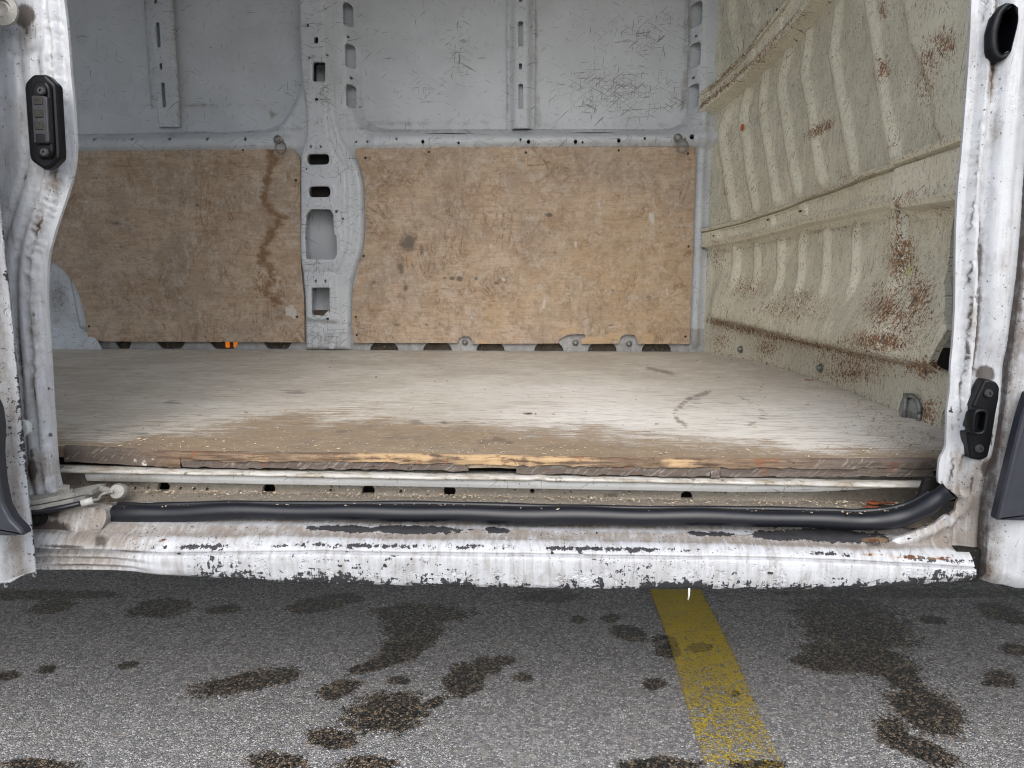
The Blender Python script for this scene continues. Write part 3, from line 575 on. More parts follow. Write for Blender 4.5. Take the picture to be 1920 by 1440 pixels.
# middle pillar
pil_L = smooth_line([(560,-10),(562,90),(566,150),(573,205),(575,240),(569,275),(563,298),(563,400),(563,480),(567,515),(571,560),(572,600),(572,656)], 4)
pil_R = smooth_line([(657,656),(658,600),(660,540),(668,505),(679,470),(683,440),(682,360),(680,335),(672,308),(660,285),(643,255),(634,215),(630,150),(626,60),(623,-10)], 4)
YP = 2.735
xl, xr = X_(560, -10, YP), X_(623, -10, YP)
pil_out = xz(pil_L[::-1], YP) + [(xl, 2.28), (xr, 2.28)] + xz(pil_R[::-1], YP)
body_R = smooth_line([(637,606),(633,545),(634,515),(648,488),(658,455),(659,420),(657,400),(657,340),(653,315),(640,293),(628,268),(622,235),(621,150),(617,60),(615,-10)], 4)
pil_body = xz([(p[0] + 3, p[1]) for p in pil_L[::-1] if p[1] < 606], YP) + [(xl + .006, 2.2), (X_(615, -10, YP), 2.2)] + xz(body_R[::-1], YP)
ph = []
def pxbox(u0, v0, u1, v1, Y): a = xz([(u0, v1), (u1, v1), (u1, v0), (u0, v0)], Y); return a
YB = 2.705
bigh = [rounded(pxbox(586,116,610,153,YB), .008), stadium(*(lambda q: (q[0][0], q[0][1], q[2][0], q[2][1]))(pxbox(576,288,617,309,YB))), stadium(*(lambda q: (q[0][0], q[0][1], q[2][0], q[2][1]))(pxbox(579,349,619,370,YB))),
        rounded(xz([(574,486),(572,440),(574,402),(582,392),(618,392),(625,402),(627,440),(631,441),(632,478),(626,487)], YB), .006), rounded(xz([(585,591),(584,539),(618,539),(618,580),(606,592)], YB), .006)]
ph += bigh
for (u, v, w, h) in ((577,48,2.5,3.2),(592.5,75,4,6),(580,108,2,2),(612,102,2,2),(593.5,186,3.2,2.6),(582.5,275,1.8,3),(601,275,1.8,3),(574.5,317,1.6,1.6),(631,397,2.2,2.8),(643,410.5,2,2.6),(592,527,1.8,2.8),(610,527,1.8,2.8),(614,598,3,2)):
    q = pxbox(u - w, v - h, u + w, v + h, YB); ph.append(rounded(q, .0045 if w in (2, 2.5, 4, 1.6) else .0008, 2))
def pil_P(a, b):
    d = dseg(a, b, pil_out, True); ib = pip(a, b, pil_body); db = np.where(ib, dseg(a, b, pil_body), 0)
    y = YP + .008 - .022 * sstep(d, 0, .012) - .016 * sstep(db, 0, .010)
    for h in bigh: y = y - .004 * bump1(dseg(a, b, h), .012, .005)
    y = y + .008 * bump1(b, Z_(600, 511, YB), .010) * ib + .003 * bump1(b, Z_(600, 606, YB), .003)
    return a, y + .0016 * (fbm(a * 22, b * 22, 9) - .5), b
pillar = sheet('middle_pillar', pil_out, ph, .0065, pil_P, MG, van, {'scr': lambda a, b, P: .38 + .6 * np.clip(blobs(PX(P), [(610,175,14,35,0,1.2),(575,180,8,60,0,1.0),(590,415,50,40),(600,500,45,30),(600,580,40,50),(600,630,40,25)]), 0, 1), 'dirt': lambda a, b, P: np.clip(-.05 + .5 * (b < .62) + strokes(PX(P), [([(573,606),(658,606)],6,.7),([(620,150),(622,235),(655,320)],4,.6)]), 0, 1)}, (0, .016, 0))

pb_out = [(xl + .01, .56), (X_(640, 640, 2.77), .56), (X_(640, 300, 2.77), Z_(640, 300, 2.77)), (X_(612, 200, 2.77), Z_(612, 200, 2.77)), (X_(608, 0, 2.77), 2.2), (xl + .01, 2.2)]
def grow(h, k): c = np.mean(h, 0); return [tuple(c + (np.array(p) - c) * k) for p in h]
sheet('pillar_hole_shade', pb_out, [grow(bigh[0], 1.25), grow(bigh[3], 1.12), grow(bigh[4], 1.1)], .03, lambda a, b: (a, a * 0 + 2.768, b), M_UND, pillar)  # added dark sheet, paints the shade inside the small pillar holes
box('rail_hole_shade', -3.1, .53, 2.764, 2.77, ZR0 - .01, ZR0 + .032, M_UND, frame)  # added dark strip, gives the rail holes a painted shade
# hat stiffeners in front of the skin
def stiffener(fu0, hu0, hu1, fu1, slots_px, vbot):
    Yh = YS - .028; x = [X_(fu0, 100, YS - .006), X_(hu0, 100, Yh), X_(hu1, 100, Yh), X_(fu1, 100, YS - .006)]; zb = Z_(hu0, vbot, Yh)
    hol = []
    for (u0, v0, u1, v1) in slots_px:
        q = xz([(u0, v0), (u1, v1)], Yh); hol.append(stadium(q[0][0], q[0][1], q[1][0], q[1][1]))
    def P(a, b):
        t = sstep(a, x[1] - .008, x[1] + .006) * (1 - sstep(a, x[2] - .006, x[2] + .010))
        return a, YS - .006 - .024 * t - .003 * bump1(a, x[0] + .002, .004) - .003 * bump1(a, x[3] - .002, .004), b
    return sheet('stiffener', [(x[0], zb), (x[3], zb), (x[3], 2.2), (x[0], 2.2)], hol, .009, P, MG, van, {'scr': lambda a, b, P: a * 0 + .35, 'dirt': lambda a, b, P: .15 + .5 * bump1(a, x[0], .006) + .5 * bump1(a, x[3], .006)}, (0, .006, 0))
stiffener(277, 288, 326, 333, [(292,42,302,89),(299,118,305,131),(302,155,312,202),(289,-2,295,7)], 238)
stiffener(950, 961, 994, 1004, [(972,40,981,88),(973,119,979,131),(972,157,981,205),(973,-3,979,4)], 241)

# plywood lining, two boards
arch = smooth_line([(90,488),(108,497),(130,519),(148,553),(159,595),(164,625),(165,640)], 4)
pl1 = xz([(165,640),(571,642),(570,560),(564,500),(563,300),(557,287),(543,278),(525,275)], YW) + [(-2.9, Z_(525, 275, YW)), (-2.9, Z_(90, 488, YW) + .03), (-2.25, Z_(90, 488, YW) + .05)] + xz(arch, YW)[:-1]
ST1 = [([(508,278),(513,310),(500,340),(495,380),(528,410),(505,440),(488,480),(512,520),(498,545),(520,572)],20,.95),([(515,285),(505,330),(500,380),(510,440)],34,.5),([(222,430),(228,470),(226,490),(236,510),(236,560),(241,575),(238,610),(233,638)],2.6,.9),([(268,480),(283,510),(288,545),(305,588),(310,620),(316,640)],2.6,.85),
       ([(410,290),(445,310),(425,330),(455,350),(440,372)],6,.8),([(350,420),(362,450),(350,475)],5,.5),([(430,520),(415,545),(430,570),(425,620)],4,.6),([(130,400),(128,425),(135,460)],3,.6)]
def jag(q):
    u, v = q; return u + 26 * (fbm(u / 40, v / 5, 111, 3) - .5) + 10 * (fbm(u / 6, v / 6, 113, 2) - .5), v + 10 * (fbm(u / 9, v / 9, 115, 2) - .5)
def ply(name, out, lists, seed):
    st, dk, wh, fr, li = lists
    def P(a, b): return a, YW + .004 * (fbm(a * 2 + seed, b * 2, seed) - .5) + .002 * (blobs(PX(np.stack([a, a * 0 + YW, b], 1)), fr) > 0), b
    return sheet(name, out, [], .0075, P, MP, van, {'stain': lambda a, b, P: strokes(jag(PX(P)), st), 'dark': lambda a, b, P: np.clip(blobs(PX(P), dk), 0, 1), 'white': lambda a, b, P: np.clip(blobs(PX(P), wh), 0, 1), 'fresh': lambda a, b, P: np.clip(blobs(PX(P), fr) * 3, 0, 1) if fr else a * 0,
                  'lite': lambda a, b, P: np.clip(blobs(PX(P), li), 0, 1)}, (0, .012, 0))
ply1 = ply('plywood_panel', pl1, (ST1, [(215,418,30,9,8,.9),(370,385,14,7,30,.9),(500,330,22,60,0,.35)], [(545,585,13,18,-30,1.4),(160,378,22,7,5,1.0),(155,520,16,6,-30,.9),(318,495,14,8,0,.7),(337,557,4,6,0,1.2),(262,570,18,8,0,.6),(450,602,14,5,0,.8)], [], []), 1)
tag(ply1, 'darker plywood panel with a wheel-arch cut-out and brown water stains')
br = [(1293,645),(1196,645),(1194,637),(1189,628),(1172,627),(1164,632),(1160,644),(1109,645),(1090,645),(1090,635),(1097,633),(1097,627),(1084,626),(1061,629),(1049,637),(1046,644),(886,645),(885,637),(880,631),(867,630),(861,635),(860,641),(857,643)]
pl2 = xz([(664,643),(660,600),(661,545),(670,508),(681,470),(685,440),(684,360),(681,335),(673,306),(665,287),(668,279),(690,276),(1306,275),(1293,645)], YW) + xz(br, YW)[1:]
ST2 = [([(716,300),(712,330),(716,345)],3.5,.8),([(870,430),(858,450),(862,480),(852,505),(866,525)],4,.85),([(845,538),(818,545),(815,580),(812,600),(826,610)],4,.9),([(1152,310),(1146,345),(1148,362),(1168,372),(1172,400)],4.5,.8),([(668,600),(676,612),(668,640)],3,.8),([(980,310),(1030,306)],5,.8),([(800,430),(795,520)],3,.5),([(1040,370),(1075,375)],12,.35)]
ply2 = ply('plywood_panel', pl2, (ST2, [(765,455,34,36,0,1.0),(752,500,16,42,0,.85),(790,470,16,30,0,.7),(700,530,14,16,20,.8),(760,540,12,14,0,.9),(745,609,18,8,0,.9),(800,609,12,6,0,.8),(848,522,7,5,0,1.3),(862,523,7,6,0,1.3),(833,521,4,4,0,1.2),(893,522,6,5,0,1.2),(1030,403,14,6,0,1.1),(1145,609,14,4,0,.95),(1183,608,12,4,0,.9),(930,530,10,8)],
     [(1124,385,4,32,-4,1.2),(1140,430,4,22,-12,1.0),(1222,408,8,18,-18,1.3),(1245,425,4,12,10,1.1),(1080,458,4,8,0,1.4),(1020,570,8,34,8,1.0),(1035,585,12,5,0,.8),(1250,545,4,16,0,1.1),(920,460,7,10,0,1.1),(945,525,12,9,0,1.0),(950,480,6,16,0,.8),(885,592,6,14,0,1.0),(1180,400,10,10,0,.7),(795,533,24,3,0,1.0),(770,625,40,10,0,.7),(1130,632,22,3,0,1.0),(1203,445,4,12,0,.9)],
     [(905,641,14,6,15),(1105,638,60,10,0),(1150,630,20,8,0),(1065,620,26,7,-12),(1215,636,16,14,0)], [(1170,500,190,170,0,1.0),(1210,590,120,60,0,1.1),(1000,560,110,90,0,.7),(770,490,20,50,0,.7),(930,590,40,50)]), 5)
tag(ply2, 'lighter plywood panel with broken bottom notches and a dark smudge')
scr_me = lathe_mesh('screw', [(.0045, 0), (.0045, .001), (.003, .002), (.0012, .0018)], 8, m_plain('dark_screw', (.05, .045, .04), .5, .6))
for par, L in ((ply1, ((555,338),(557,594),(305,279),(456,281),(167,612))), (ply2, ((685,296),(804,285),(986,286),(1160,282),(1290,288),(682,480),(667,594),(669,628),(1291,462),(1285,631)))):
    for u, v in L: place('screw', scr_me, par, onY(u, v, YW - .001), (0, -1, 0))
bolt_me = lathe_mesh('bolt', [(.013, 0), (.013, .003), (.009, .004), (.008, .010), (.005, .013)], 12, M_STL)
for u, v in ((872,641),(1079,642),(1179,644)): place('bolt', bolt_me, frame, onY(u, v, 2.744), (0, -1, 0))
wash_me = lathe_mesh('washer_plug', [(.012, 0), (.011, .004), (.006, .005), (.005, .001)], 14, MG); place('washer_plug', wash_me, pillar, onY(622, 649, 2.712), (0, -1, 0))

# lashing rings on the belt rail
def torus_pts(c, r1, r2, ax, ay, n=24): return [np.array(c) + np.array(ax) * r1 * math.cos(t) + np.array(ay) * r2 * math.sin(t) for t in (2 * math.pi * i / n for i in range(n + 1))]
eye_me = lathe_mesh('boss', [(.016, 0), (.0155, .004), (.011, .007), (.010, .012), (.006, .014)], 16, M_STL)
for (u, v) in ((521, 262), (1271, 259)):
    p = onY(u, v, 2.708); e = place('lashing_ring', eye_me, van, p, (0, -1, 0))
    tag(e, 'lashing ring near the bulkhead corner' if u > 900 else 'lashing ring above the darker plywood panel')
    tube('ring_loop', torus_pts(p + [.014, -.014, -.030], .019, .021, (1, 0, 0), (0, 0, 1)), .0032, M_STL, e, 8)
    tube('ring_bar', [p + [-.002, -.014, -.016], p + [.026, -.014, -.004]], .0035, M_STL, e, 8)
# wheel-arch foot seen in the cut-out
def foot_P(a, b): return a, 2.745 - .03 * sstep(b, .62, .575), b
sheet('wheel_arch_liner', [(-3.0, .549), (X_(200, 650, 2.74), .549), (X_(190, 650, 2.74), .585), (X_(150, 640, 2.74), .63), (X_(120, 520, 2.74), 1.0), (-3.0, 1.0)], [], .03, foot_P, MG, van, {'scr': lambda a, b, P: .4 + .6 * np.clip(blobs(PX(P), [(110,560,20,60)]), 0, 1), 'dirt': lambda a, b, P: .25 + .6 * np.clip(blobs(PX(P), [(110,560,26,60)]), 0, 1)})

# ------------------------------------------------------------------ load floor
ZF = .55
fe = xy([(100,836),(230,842),(338,848),(480,851),(700,852),(850,855),(882,856),(925,855),(962,857),(1090,859),(1250,862),(1440,862),(1600,862),(1772,861)], ZF)
def fey(x): return np.interp(x, [p[0] for p in fe], [p[1] for p in fe])
right = [(float(bow(y)) + .004, y) for y in np.linspace(1.12, 2.735, 24)]
fl_out = [(-3.2, 1.075)] + fe + [(.60, fe[-1][1])] + right + [(-3.2, 2.742)]
VT = [(0,816),(110,812),(350,801),(480,785),(560,779),(700,775),(780,793),(900,790),(1100,795),(1190,815),(1300,826),(1430,834),(1760,842)]
def wet_at(a, b, P): u, v = PX(P); return np.clip((v - np.interp(u, [p[0] for p in VT], [p[1] for p in VT])) / 75 + .5, 0, 1)
def wear_at(a, b, P): return np.clip(blobs(PX(P), [(1150,780,380,70),(1500,800,300,70,0,1.2),(1050,730,500,40,0,.7),(400,760,350,25,0,.5)]), -.3, 1)
floor = sheet('load_floor', fl_out, [], .0125, lambda a, b: (a, b, ZF + .0016 * (fbm(a * 5, b * 5, 2) - .5)), MF, van,
              {'wet': wet_at, 'wear': wear_at, 'mark': lambda a, b, P: strokes(PX(P), [([(1290,800),(1268,788),(1266,770),(1290,748),(1330,735)],9,.8),([(1385,742),(1420,760),(1432,775),(1420,792),(1390,800)],6,.7),([(1430,772),(1445,785)],6,.6),([(780,838),(790,818),(815,812)],5,.6),([(1215,690),(1260,700)],10,.7),([(900,830),(930,822),(965,832)],12,.7),([(500,830),(640,800)],7,.4)]), 'dark': lambda a, b, P: np.clip(blobs(PX(P), [(320,755,40,8),(550,735,60,10),(780,793,22,7,0,1.3),(832,793,14,6,0,1.3),(640,808,14,6,0,1.3),(260,812,60,8),(1300,755,60,20,-30,.8),(1540,800,40,10)]), 0, 1)}, (0, 0, -.018))
def edge_piece(name, u0, u1, z0, z1, dy, jag, at, seed, mat=None):
    xa, xb = X_(u0, 870, 1.085), X_(u1, 870, 1.085); n = max(8, int((xb - xa) / .004)); A = np.linspace(xa, xb, n); Bv = np.array([0, .12, .3, .5, .7, .88, 1.0, 1.2])
    def P(a, b):
        j = jag * (fbm(a * 60, b * 1.5 + seed, seed, 3) - .5) + jag * .8 * (fbm(a * 14, seed + b * 0, seed + 3, 2) - .5)
        y = fey(a) + dy + j + .003 * sstep(b, .75, 1.0) + np.where(b > 1.05, .005, 0)
        z = z0 + (z1 - z0) * np.minimum(b, 1.0) - np.where(b < .05, jag * .8 * vnoise(a * 90, a * 0, seed + 9), 0) + np.where(b > 1.05, .0012, 0)
        return a, y, z
    return grid(name, A, Bv, P, mat or ME, floor, at)
zero = lambda a, b, P: a * 0
edge_piece('edge_block', 96, 337, .5265, .5505, -.004, .002, {'paint': lambda a, b, P: np.clip((PX(P)[0] - 200) / 140, -.1, .34), 'dark': lambda a, b, P: np.clip((330 - PX(P)[0]) / 120, 0, 1), 'fresh': zero}, 3)
edge_piece('edge_veneer', 339, 1768, .5405, .5510, -.0045, .005, {'fresh': lambda a, b, P: np.clip(.30 + .75 * np.clip(blobs(PX(P), [(760,860,200,30),(930,862,120,30,0,1.3),(1040,862,90,30),(1270,868,60,20,0,1.0),(480,860,60,20,0,.6)]), -1, 1), .12, 1), 'paint': lambda a, b, P: .25 * (PX(P)[0] < 420), 'dark': lambda a, b, P: np.clip((PX(P)[0] - 1450) / 150, 0, .9)}, 5)
dk1 = {'fresh': zero, 'paint': lambda a, b, P: a * 0 + .12, 'dark': lambda a, b, P: a * 0 + 1}
edge_piece('edge_ply', 339, 878, .5285, .5403, -.002, .0035, dk1, 7)
edge_piece('edge_ply', 968, 1332, .5265, .5403, -.002, .004, dk1, 9)
edge_piece('edge_ply', 1352, 1768, .5255, .5403, -.002, .0035, dk1, 11)
edge_piece('edge_splinter', 1333, 1350, .5235, .5345, -.006, .003, dk1, 13)
edge_piece('edge_infill', 878, 968, .5275, .5400, .030, .006, {'fresh': zero, 'paint': lambda a, b, P: a * 0 + .5, 'dark': lambda a, b, P: a * 0 + .6}, 15)

# ------------------------------------------------------------------ bulkhead
mid_r = [[(1364,214),(1354,240),(1352,262),(1358,295),(1364,340),(1372,385),(1376,405)],[(1401,172),(1393,205),(1391,235),(1397,265),(1404,310),(1410,345),(1417,388)],[(1438,132),(1432,165),(1428,195),(1434,240),(1443,280),(1451,340),(1458,376)],
 [(1478,97),(1470,130),(1464,160),(1469,200),(1478,250),(1487,310),(1496,357)],[(1518,57),(1514,95),(1507,130),(1509,150),(1520,200),(1528,260),(1536,320),(1542,338)],[(1573,18),(1566,60),(1562,100),(1570,150),(1582,210),(1592,270),(1600,312)],[(1632,-30),(1636,20),(1645,80),(1652,140),(1660,200),(1670,250),(1678,288)]]
up_r = [[(1335,-60),(1336,0),(1338,70),(1344,122)],[(1369,-60),(1370,0),(1372,45),(1383,84)],[(1405,-60),(1408,0),(1418,38)],[(1450,-80),(1458,-30)]]
low_r = [[(1380,462),(1381,528)],[(1420,456),(1421,532)],[(1465,450),(1467,538)],[(1504,446),(1505,538)],[(1550,437),(1552,540)],[(1606,430),(1608,545)]]
RIB = [([onB(u, v) for u, v in r], .022, .010) for r in mid_r + up_r] + [([onB(u, v) for u, v in r], .022, .010) for r in low_r] + [([onB(1686, 405), onB(1686, 522)], .040, .014)]
plat = [onB(u, v) for u, v in ((1690,-40),(1702,20),(1714,80),(1734,122),(1750,170),(1757,228),(1770,262))]
def zline(pts, off=0.0):
    q = sorted(onB(u, v, off) for u, v in pts); return [p[0] for p in q], [p[1] for p in q]
MT = zline([(1325,430),(1505,372),(1640,320),(1790,268)], .03); MBt = zline([(1325,459),(1505,416),(1640,385),(1720,372)], .03); MJ = zline([(1330,478),(1505,440),(1640,412),(1780,385)])
UT = zline([(1318,172),(1400,96),(1470,8)], .05); UB = zline([(1314,206),(1400,132),(1500,24)], .05); UJ = zline([(1326,226),(1420,142),(1545,2)])
KK = zline([(1335,598),(1450,624),(1500,640),(1600,660),(1700,676),(1757,692)], .025)
def ext(L, y):
    Y, Z = L; Y = list(Y); Z = list(Z); s = (Z[1] - Z[0]) / (Y[1] - Y[0]); return np.where(y < Y[0], Z[0] + s * (y - Y[0]), np.interp(y, Y, Z))
def bulk_off(y, z):
    o = np.zeros(len(y)); lim = np.zeros(len(y))
    for p, w, h in RIB:
        d = dseg(y, z, p, False); lim = np.maximum(lim, (1 - sstep(d, w * .45, w * 1.05)) * h)
    o += lim
    # raised border by the door side
    py = np.interp(z, [p[1] for p in plat][::-1], [p[0] for p in plat][::-1]); o += .014 * sstep(py - y, -.012, .02) * (z > 1.06)
    zk = ext(KK, y); o += (.048 * sstep(z, zk - .010, zk + .008)) * (1 - sstep(z, zk + .02, zk + .20)) * sstep(2.72 - y, 0, .1)
    o += .010 * (fbm(y * 5, z * 5, 21) - .5) + .004 * (fbm(y * 16, z * 16, 23) - .5) + .02 * bump1(y, 1.55, .10) * bump1(z, .70, .07)
    o -= .010 * bump1(z, .60, .03) * bump1(y, 1.36, .05)
    return o * sstep(2.765 - y, 0, .07)
RUST = [(1690,600,140,140,0,.62),(1600,680,220,60,0,.6),(1480,580,200,70,0,.5),(1740,150,70,150,0,.5),(1690,480,40,75,0,1.0),(1660,580,70,60,0,.9),(1720,560,60,90,0,.8),(1650,640,110,30,0,1.0),(1730,690,50,30,0,1.0),(1600,700,150,40,0,.75),(1440,650,60,40,0,.7),(1350,640,50,40,0,.6),(1400,540,90,60,0,.55),(1500,560,120,60,0,.5),(1770,85,50,60,0,.8),(1745,110,40,80,0,.7),(1655,130,24,40,0,.9),(1540,240,40,14,-30,1.1),(1655,20,20,40,0,.7),(1580,330,60,40,0,.4),(1740,780,40,60,0,.8),(1345,480,40,60,0,.5),(1360,360,20,30,0,.5),(1600,440,40,30,0,.5)]
RST = [([(1312,200),(1420,112),(1500,24)],7,1.0),([(1330,168),(1400,98),(1440,40)],5,.8),([(1330,602),(1450,630),(1600,664),(1700,682),(1757,697)],14,1.0),([(1325,478),(1505,442),(1640,413),(1780,388)],4,.8),([(1505,375),(1640,325)],4,.7),([(1505,402),(1700,350)],4,.6),([(1682,380),(1690,540),(1640,535)],8,1.0),([(1330,660),(1440,684),(1565,722),(1740,798)],8,.7),([(1728,100),(1732,140)],5,1.2),([(1515,250),(1570,222)],4,1.2),([(1640,290),(1757,235)],3,.8)]
def rust_at(a, b, P):
    q = PX(P); return np.clip(np.maximum(np.clip(1.35 * blobs(q, RUST), 0, 1), strokes(q, RST)) * .68 + .32, 0, 1)
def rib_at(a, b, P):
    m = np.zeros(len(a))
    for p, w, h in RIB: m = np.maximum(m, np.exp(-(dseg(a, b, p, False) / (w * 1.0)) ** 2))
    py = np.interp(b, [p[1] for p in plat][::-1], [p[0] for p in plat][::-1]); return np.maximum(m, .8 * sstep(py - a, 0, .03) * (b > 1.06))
def onBo(u, v):                                  # the same, on the shaped surface
    r = ray(u, v); t = _bt[::4]; Y = r[1] * t; Z = CAM_Z + r[2] * t; g = r[0] * t - (bow(Y) - bulk_off(Y, Z)); i = int(np.argmax(g > 0)); return (float(Y[i]), float(Z[i]))
bk_near = [onBo(u, v) for u, v in ((1793,362),(1788,400),(1776,480),(1771,530),(1770,552),(1775,590),(1777,620),(1776,660),(1769,715),(1766,770),(1764,820))]
_by = [bk_near[0][0]] + [(bk_near[i - 1][0] + bk_near[i][0] + bk_near[i + 1][0]) / 3 for i in range(1, len(bk_near) - 1)] + [bk_near[-1][0]]
_bz = sorted((p[1] for p in bk_near), reverse=True); bk_near = [(min(y, 1.36), z) for y, z in zip(_by, _bz)]
bk_out = [(2.76, .545), (2.76, 2.3), (1.03, 2.3), (1.03, 1.14)] + bk_near + [(bk_near[-1][0] - .02, .52), (bk_near[-1][0], .51)]
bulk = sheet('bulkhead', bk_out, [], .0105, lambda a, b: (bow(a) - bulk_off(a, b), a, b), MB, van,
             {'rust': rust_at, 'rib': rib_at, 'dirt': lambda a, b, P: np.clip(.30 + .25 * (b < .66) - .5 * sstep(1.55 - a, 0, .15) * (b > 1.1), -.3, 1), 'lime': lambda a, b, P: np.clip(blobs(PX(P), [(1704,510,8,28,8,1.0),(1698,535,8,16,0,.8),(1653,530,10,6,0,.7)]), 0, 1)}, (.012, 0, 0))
tag(bulk, 'cream ribbed bulkhead with rust scratches')
def rail(name, top, bot, prof, y0, y1, inner):
    ys = np.arange(y0, y1, .006); Bn = np.arange(len(prof))
    def P(a, b):
        zt, zb = ext(top, a.ravel()).reshape(a.shape), ext(bot, a.ravel()).reshape(a.shape); k = b.astype(int); of = np.array([p[0] for p in prof])[k]; fr = np.array([p[1] for p in prof])[k]; dz = np.array([p[2] for p in prof])[k]
        ins = np.array([p[3] for p in prof])[k]; seg = np.zeros(a.shape)
        for s0, s1 in inner: seg = np.maximum(seg, sstep(a, s0, s0 + .008) * (1 - sstep(a, s1 - .008, s1)))
        of = of - .007 * ins * seg + .003 * (fbm(a * 7, 2, 131) - .5) + .0015 * (fbm(a * 40, k, 133) - .5)
        return bow(a) - of, a, zt + (zb - zt) * fr + dz + .002 * (fbm(a * 8, 5, 135) - .5)
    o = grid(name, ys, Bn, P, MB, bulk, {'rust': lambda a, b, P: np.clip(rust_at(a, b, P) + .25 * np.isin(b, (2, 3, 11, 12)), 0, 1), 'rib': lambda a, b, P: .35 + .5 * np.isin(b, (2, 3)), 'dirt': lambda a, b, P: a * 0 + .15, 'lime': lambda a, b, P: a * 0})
    o.data.set_sharp_from_angle(angle=R(28)); return o
RP = [(.0, 0, .016, 0), (.010, 0, .012, 0), (.036, 0, .003, 0), (.040, 0, -.002, 0), (.036, 0, -.007, 0), (.022, 0, -.009, 0), (.022, 0, -.012, 0), (.031, 0, -.015, 0), (.031, .20, 0, 0), (.031, .27, 0, 1), (.031, .72, 0, 1), (.031, .80, 0, 0), (.036, 1, .004, 0), (.031, 1, -.006, 0), (.010, 1, -.012, 0), (-.004, 1, -.030, 0)]
def yB(u, v): return onB(u, v, .03)[0]
rail('bulkhead_rail', MT, MBt, RP, yB(1693, 345), 2.735, [(yB(1437, 425), yB(1346, 450)), (yB(1498, 408), yB(1447, 420)), (yB(1655, 360), yB(1508, 405))])
RE = [(p[0] + .022 * (1 if 1 < i < 14 else 0), p[1] * 1.12, p[2] * (1.4 if i < 8 else 1), 0) for i, p in enumerate(RP)]
rail('bulkhead_rail_end', MT, MBt, RE, 1.19, yB(1697, 345), [])
UP = [(.0, 0, .030, 0), (.014, 0, .022, 0), (.048, 0, .006, 0), (.054, 0, .0, 0), (.050, 0, -.006, 0), (.038, 0, -.009, 0), (.038, 0, -.013, 0), (.050, 0, -.016, 0), (.050, .20, 0, 0), (.050, .28, 0, 1), (.050, .72, 0, 1), (.050, .80, 0, 0), (.058, 1, .004, 0), (.052, 1, -.008, 0), (.018, 1, -.012, 0), (-.004, 1, -.016, 0)]
def yU(u, v): return onB(u, v, .05)[0]
rail('bulkhead_rail', UT, UB, UP, 1.10, 2.74, [(yU(1400, 115), yU(1325, 188)), (yU(1452, 55), yU(1410, 105)), (1.75, yU(1462, 45)), (1.3, 1.7)])
slot_me = lathe_mesh('rail_slot_shade', [(.006, 0), (.006, .0012)], 10, M_UND)  # thin dark discs painting the shade of open slots
for (u, v, T, Bq, off) in ((1440,412,MT,MBt,.033),(1501,396,MT,MBt,.033),(1338,442,MT,MBt,.033),(1406,88,UT,UB,.052),(1457,18,UT,UB,.052)):
    y, z = onB(u, v, off); so_ = place('rail_slot_shade', slot_me, bulk, (float(bow(y)) - off, y, z), (-1, -.12, 0)); so_.scale = (1.3, .5, 1)
for (u, v, s) in ((1390,655,1.0),(1540,690,.9)):
    y, z = onBo(u, v); o = bow(y) - bulk_off(np.array([y]), np.array([z]))[0]; b_ = place('bolt', bolt_me, bulk, (float(o), y, z), (-1, -.1, 0))
y, z = onBo(1712, 765); x0 = float(bow(y) - bulk_off(np.array([y]), np.array([z]))[0])
rg = place('lashing_ring', lathe_mesh('boss', [(.030, 0), (.029, .006), (.018, .014), (.010, .015)], 20, M_STL), van, (x0, y, z), (-1, -.15, 0)); tag(rg, 'lashing ring on the bulkhead foot near the door')
tube('ring_loop', torus_pts((x0 - .012, y - .018, z - .004), .024, .031, (.25, -1, 0), (0, 0, 1)), .0042, M_STL, rg, 8)
tube('ring_bar', [(x0 - .016, y - .004, z - .03), (x0 - .016, y - .004, z + .03)], .006, M_STL, rg, 8)
# orange paint dab on one rib is a painted mark: a thin disc of paint
y, z = onBo(1394, 239); o = float(bow(y) - bulk_off(np.array([y]), np.array([z]))[0])
place('paint_dab', lathe_mesh('paint_dab', [(.012, 0), (.010, .0008)], 12, m_plain('orange_paint', (.55, .16, .07), .6, 0, .4, 60)), bulk, (o - .003, y, z), (-1, -.3, 0))

# ------------------------------------------------------------------ door post by the cab
YQ = 1.008
ql = smooth_line([(1822,-10),(1817,100),(1810,200),(1803,290),(1796,360),(1792,450),(1791,560),(1787,640),(1783,680),(1781,730),(1776,770),(1774,830),(1769,848),(1762,862),(1759,890),(1760,905)], 4)
qb = [(1775,915),(1796,934),(1785,955),(1750,982),(1700,1002),(1676,1010),(1666,1018),(1667,1029),(1677,1035),(1760,1040),(1838,1045)]
qr = smooth_line([(1838,1045),(1840,1000),(1847,930),(1858,850),(1872,760),(1888,660),(1903,560),(1915,450),(1926,320),(1936,160),(1944,-10)], 4)
QL = xz(ql, YQ); QB = xz(qb, YQ); QR = xz(qr, YQ)
gro_in = rounded(xz([(1884,19),(1893,23),(1892,45),(1881,101),(1863,109),(1859,97),(1858,70),(1868,32)], YQ - .004), .004)
q_out = QL + QB + QR[1:] + [(QR[-1][0], 2.28), (QL[0][0], 2.28)]
qlz = np.array([p[1] for p in QL])[::-1]; qlx = np.array([p[0] for p in QL])[::-1]; qrz = np.array([p[1] for p in QR]); qrx = np.array([p[0] for p in QR])
dent = xz([(1845,690)], YQ)[0]
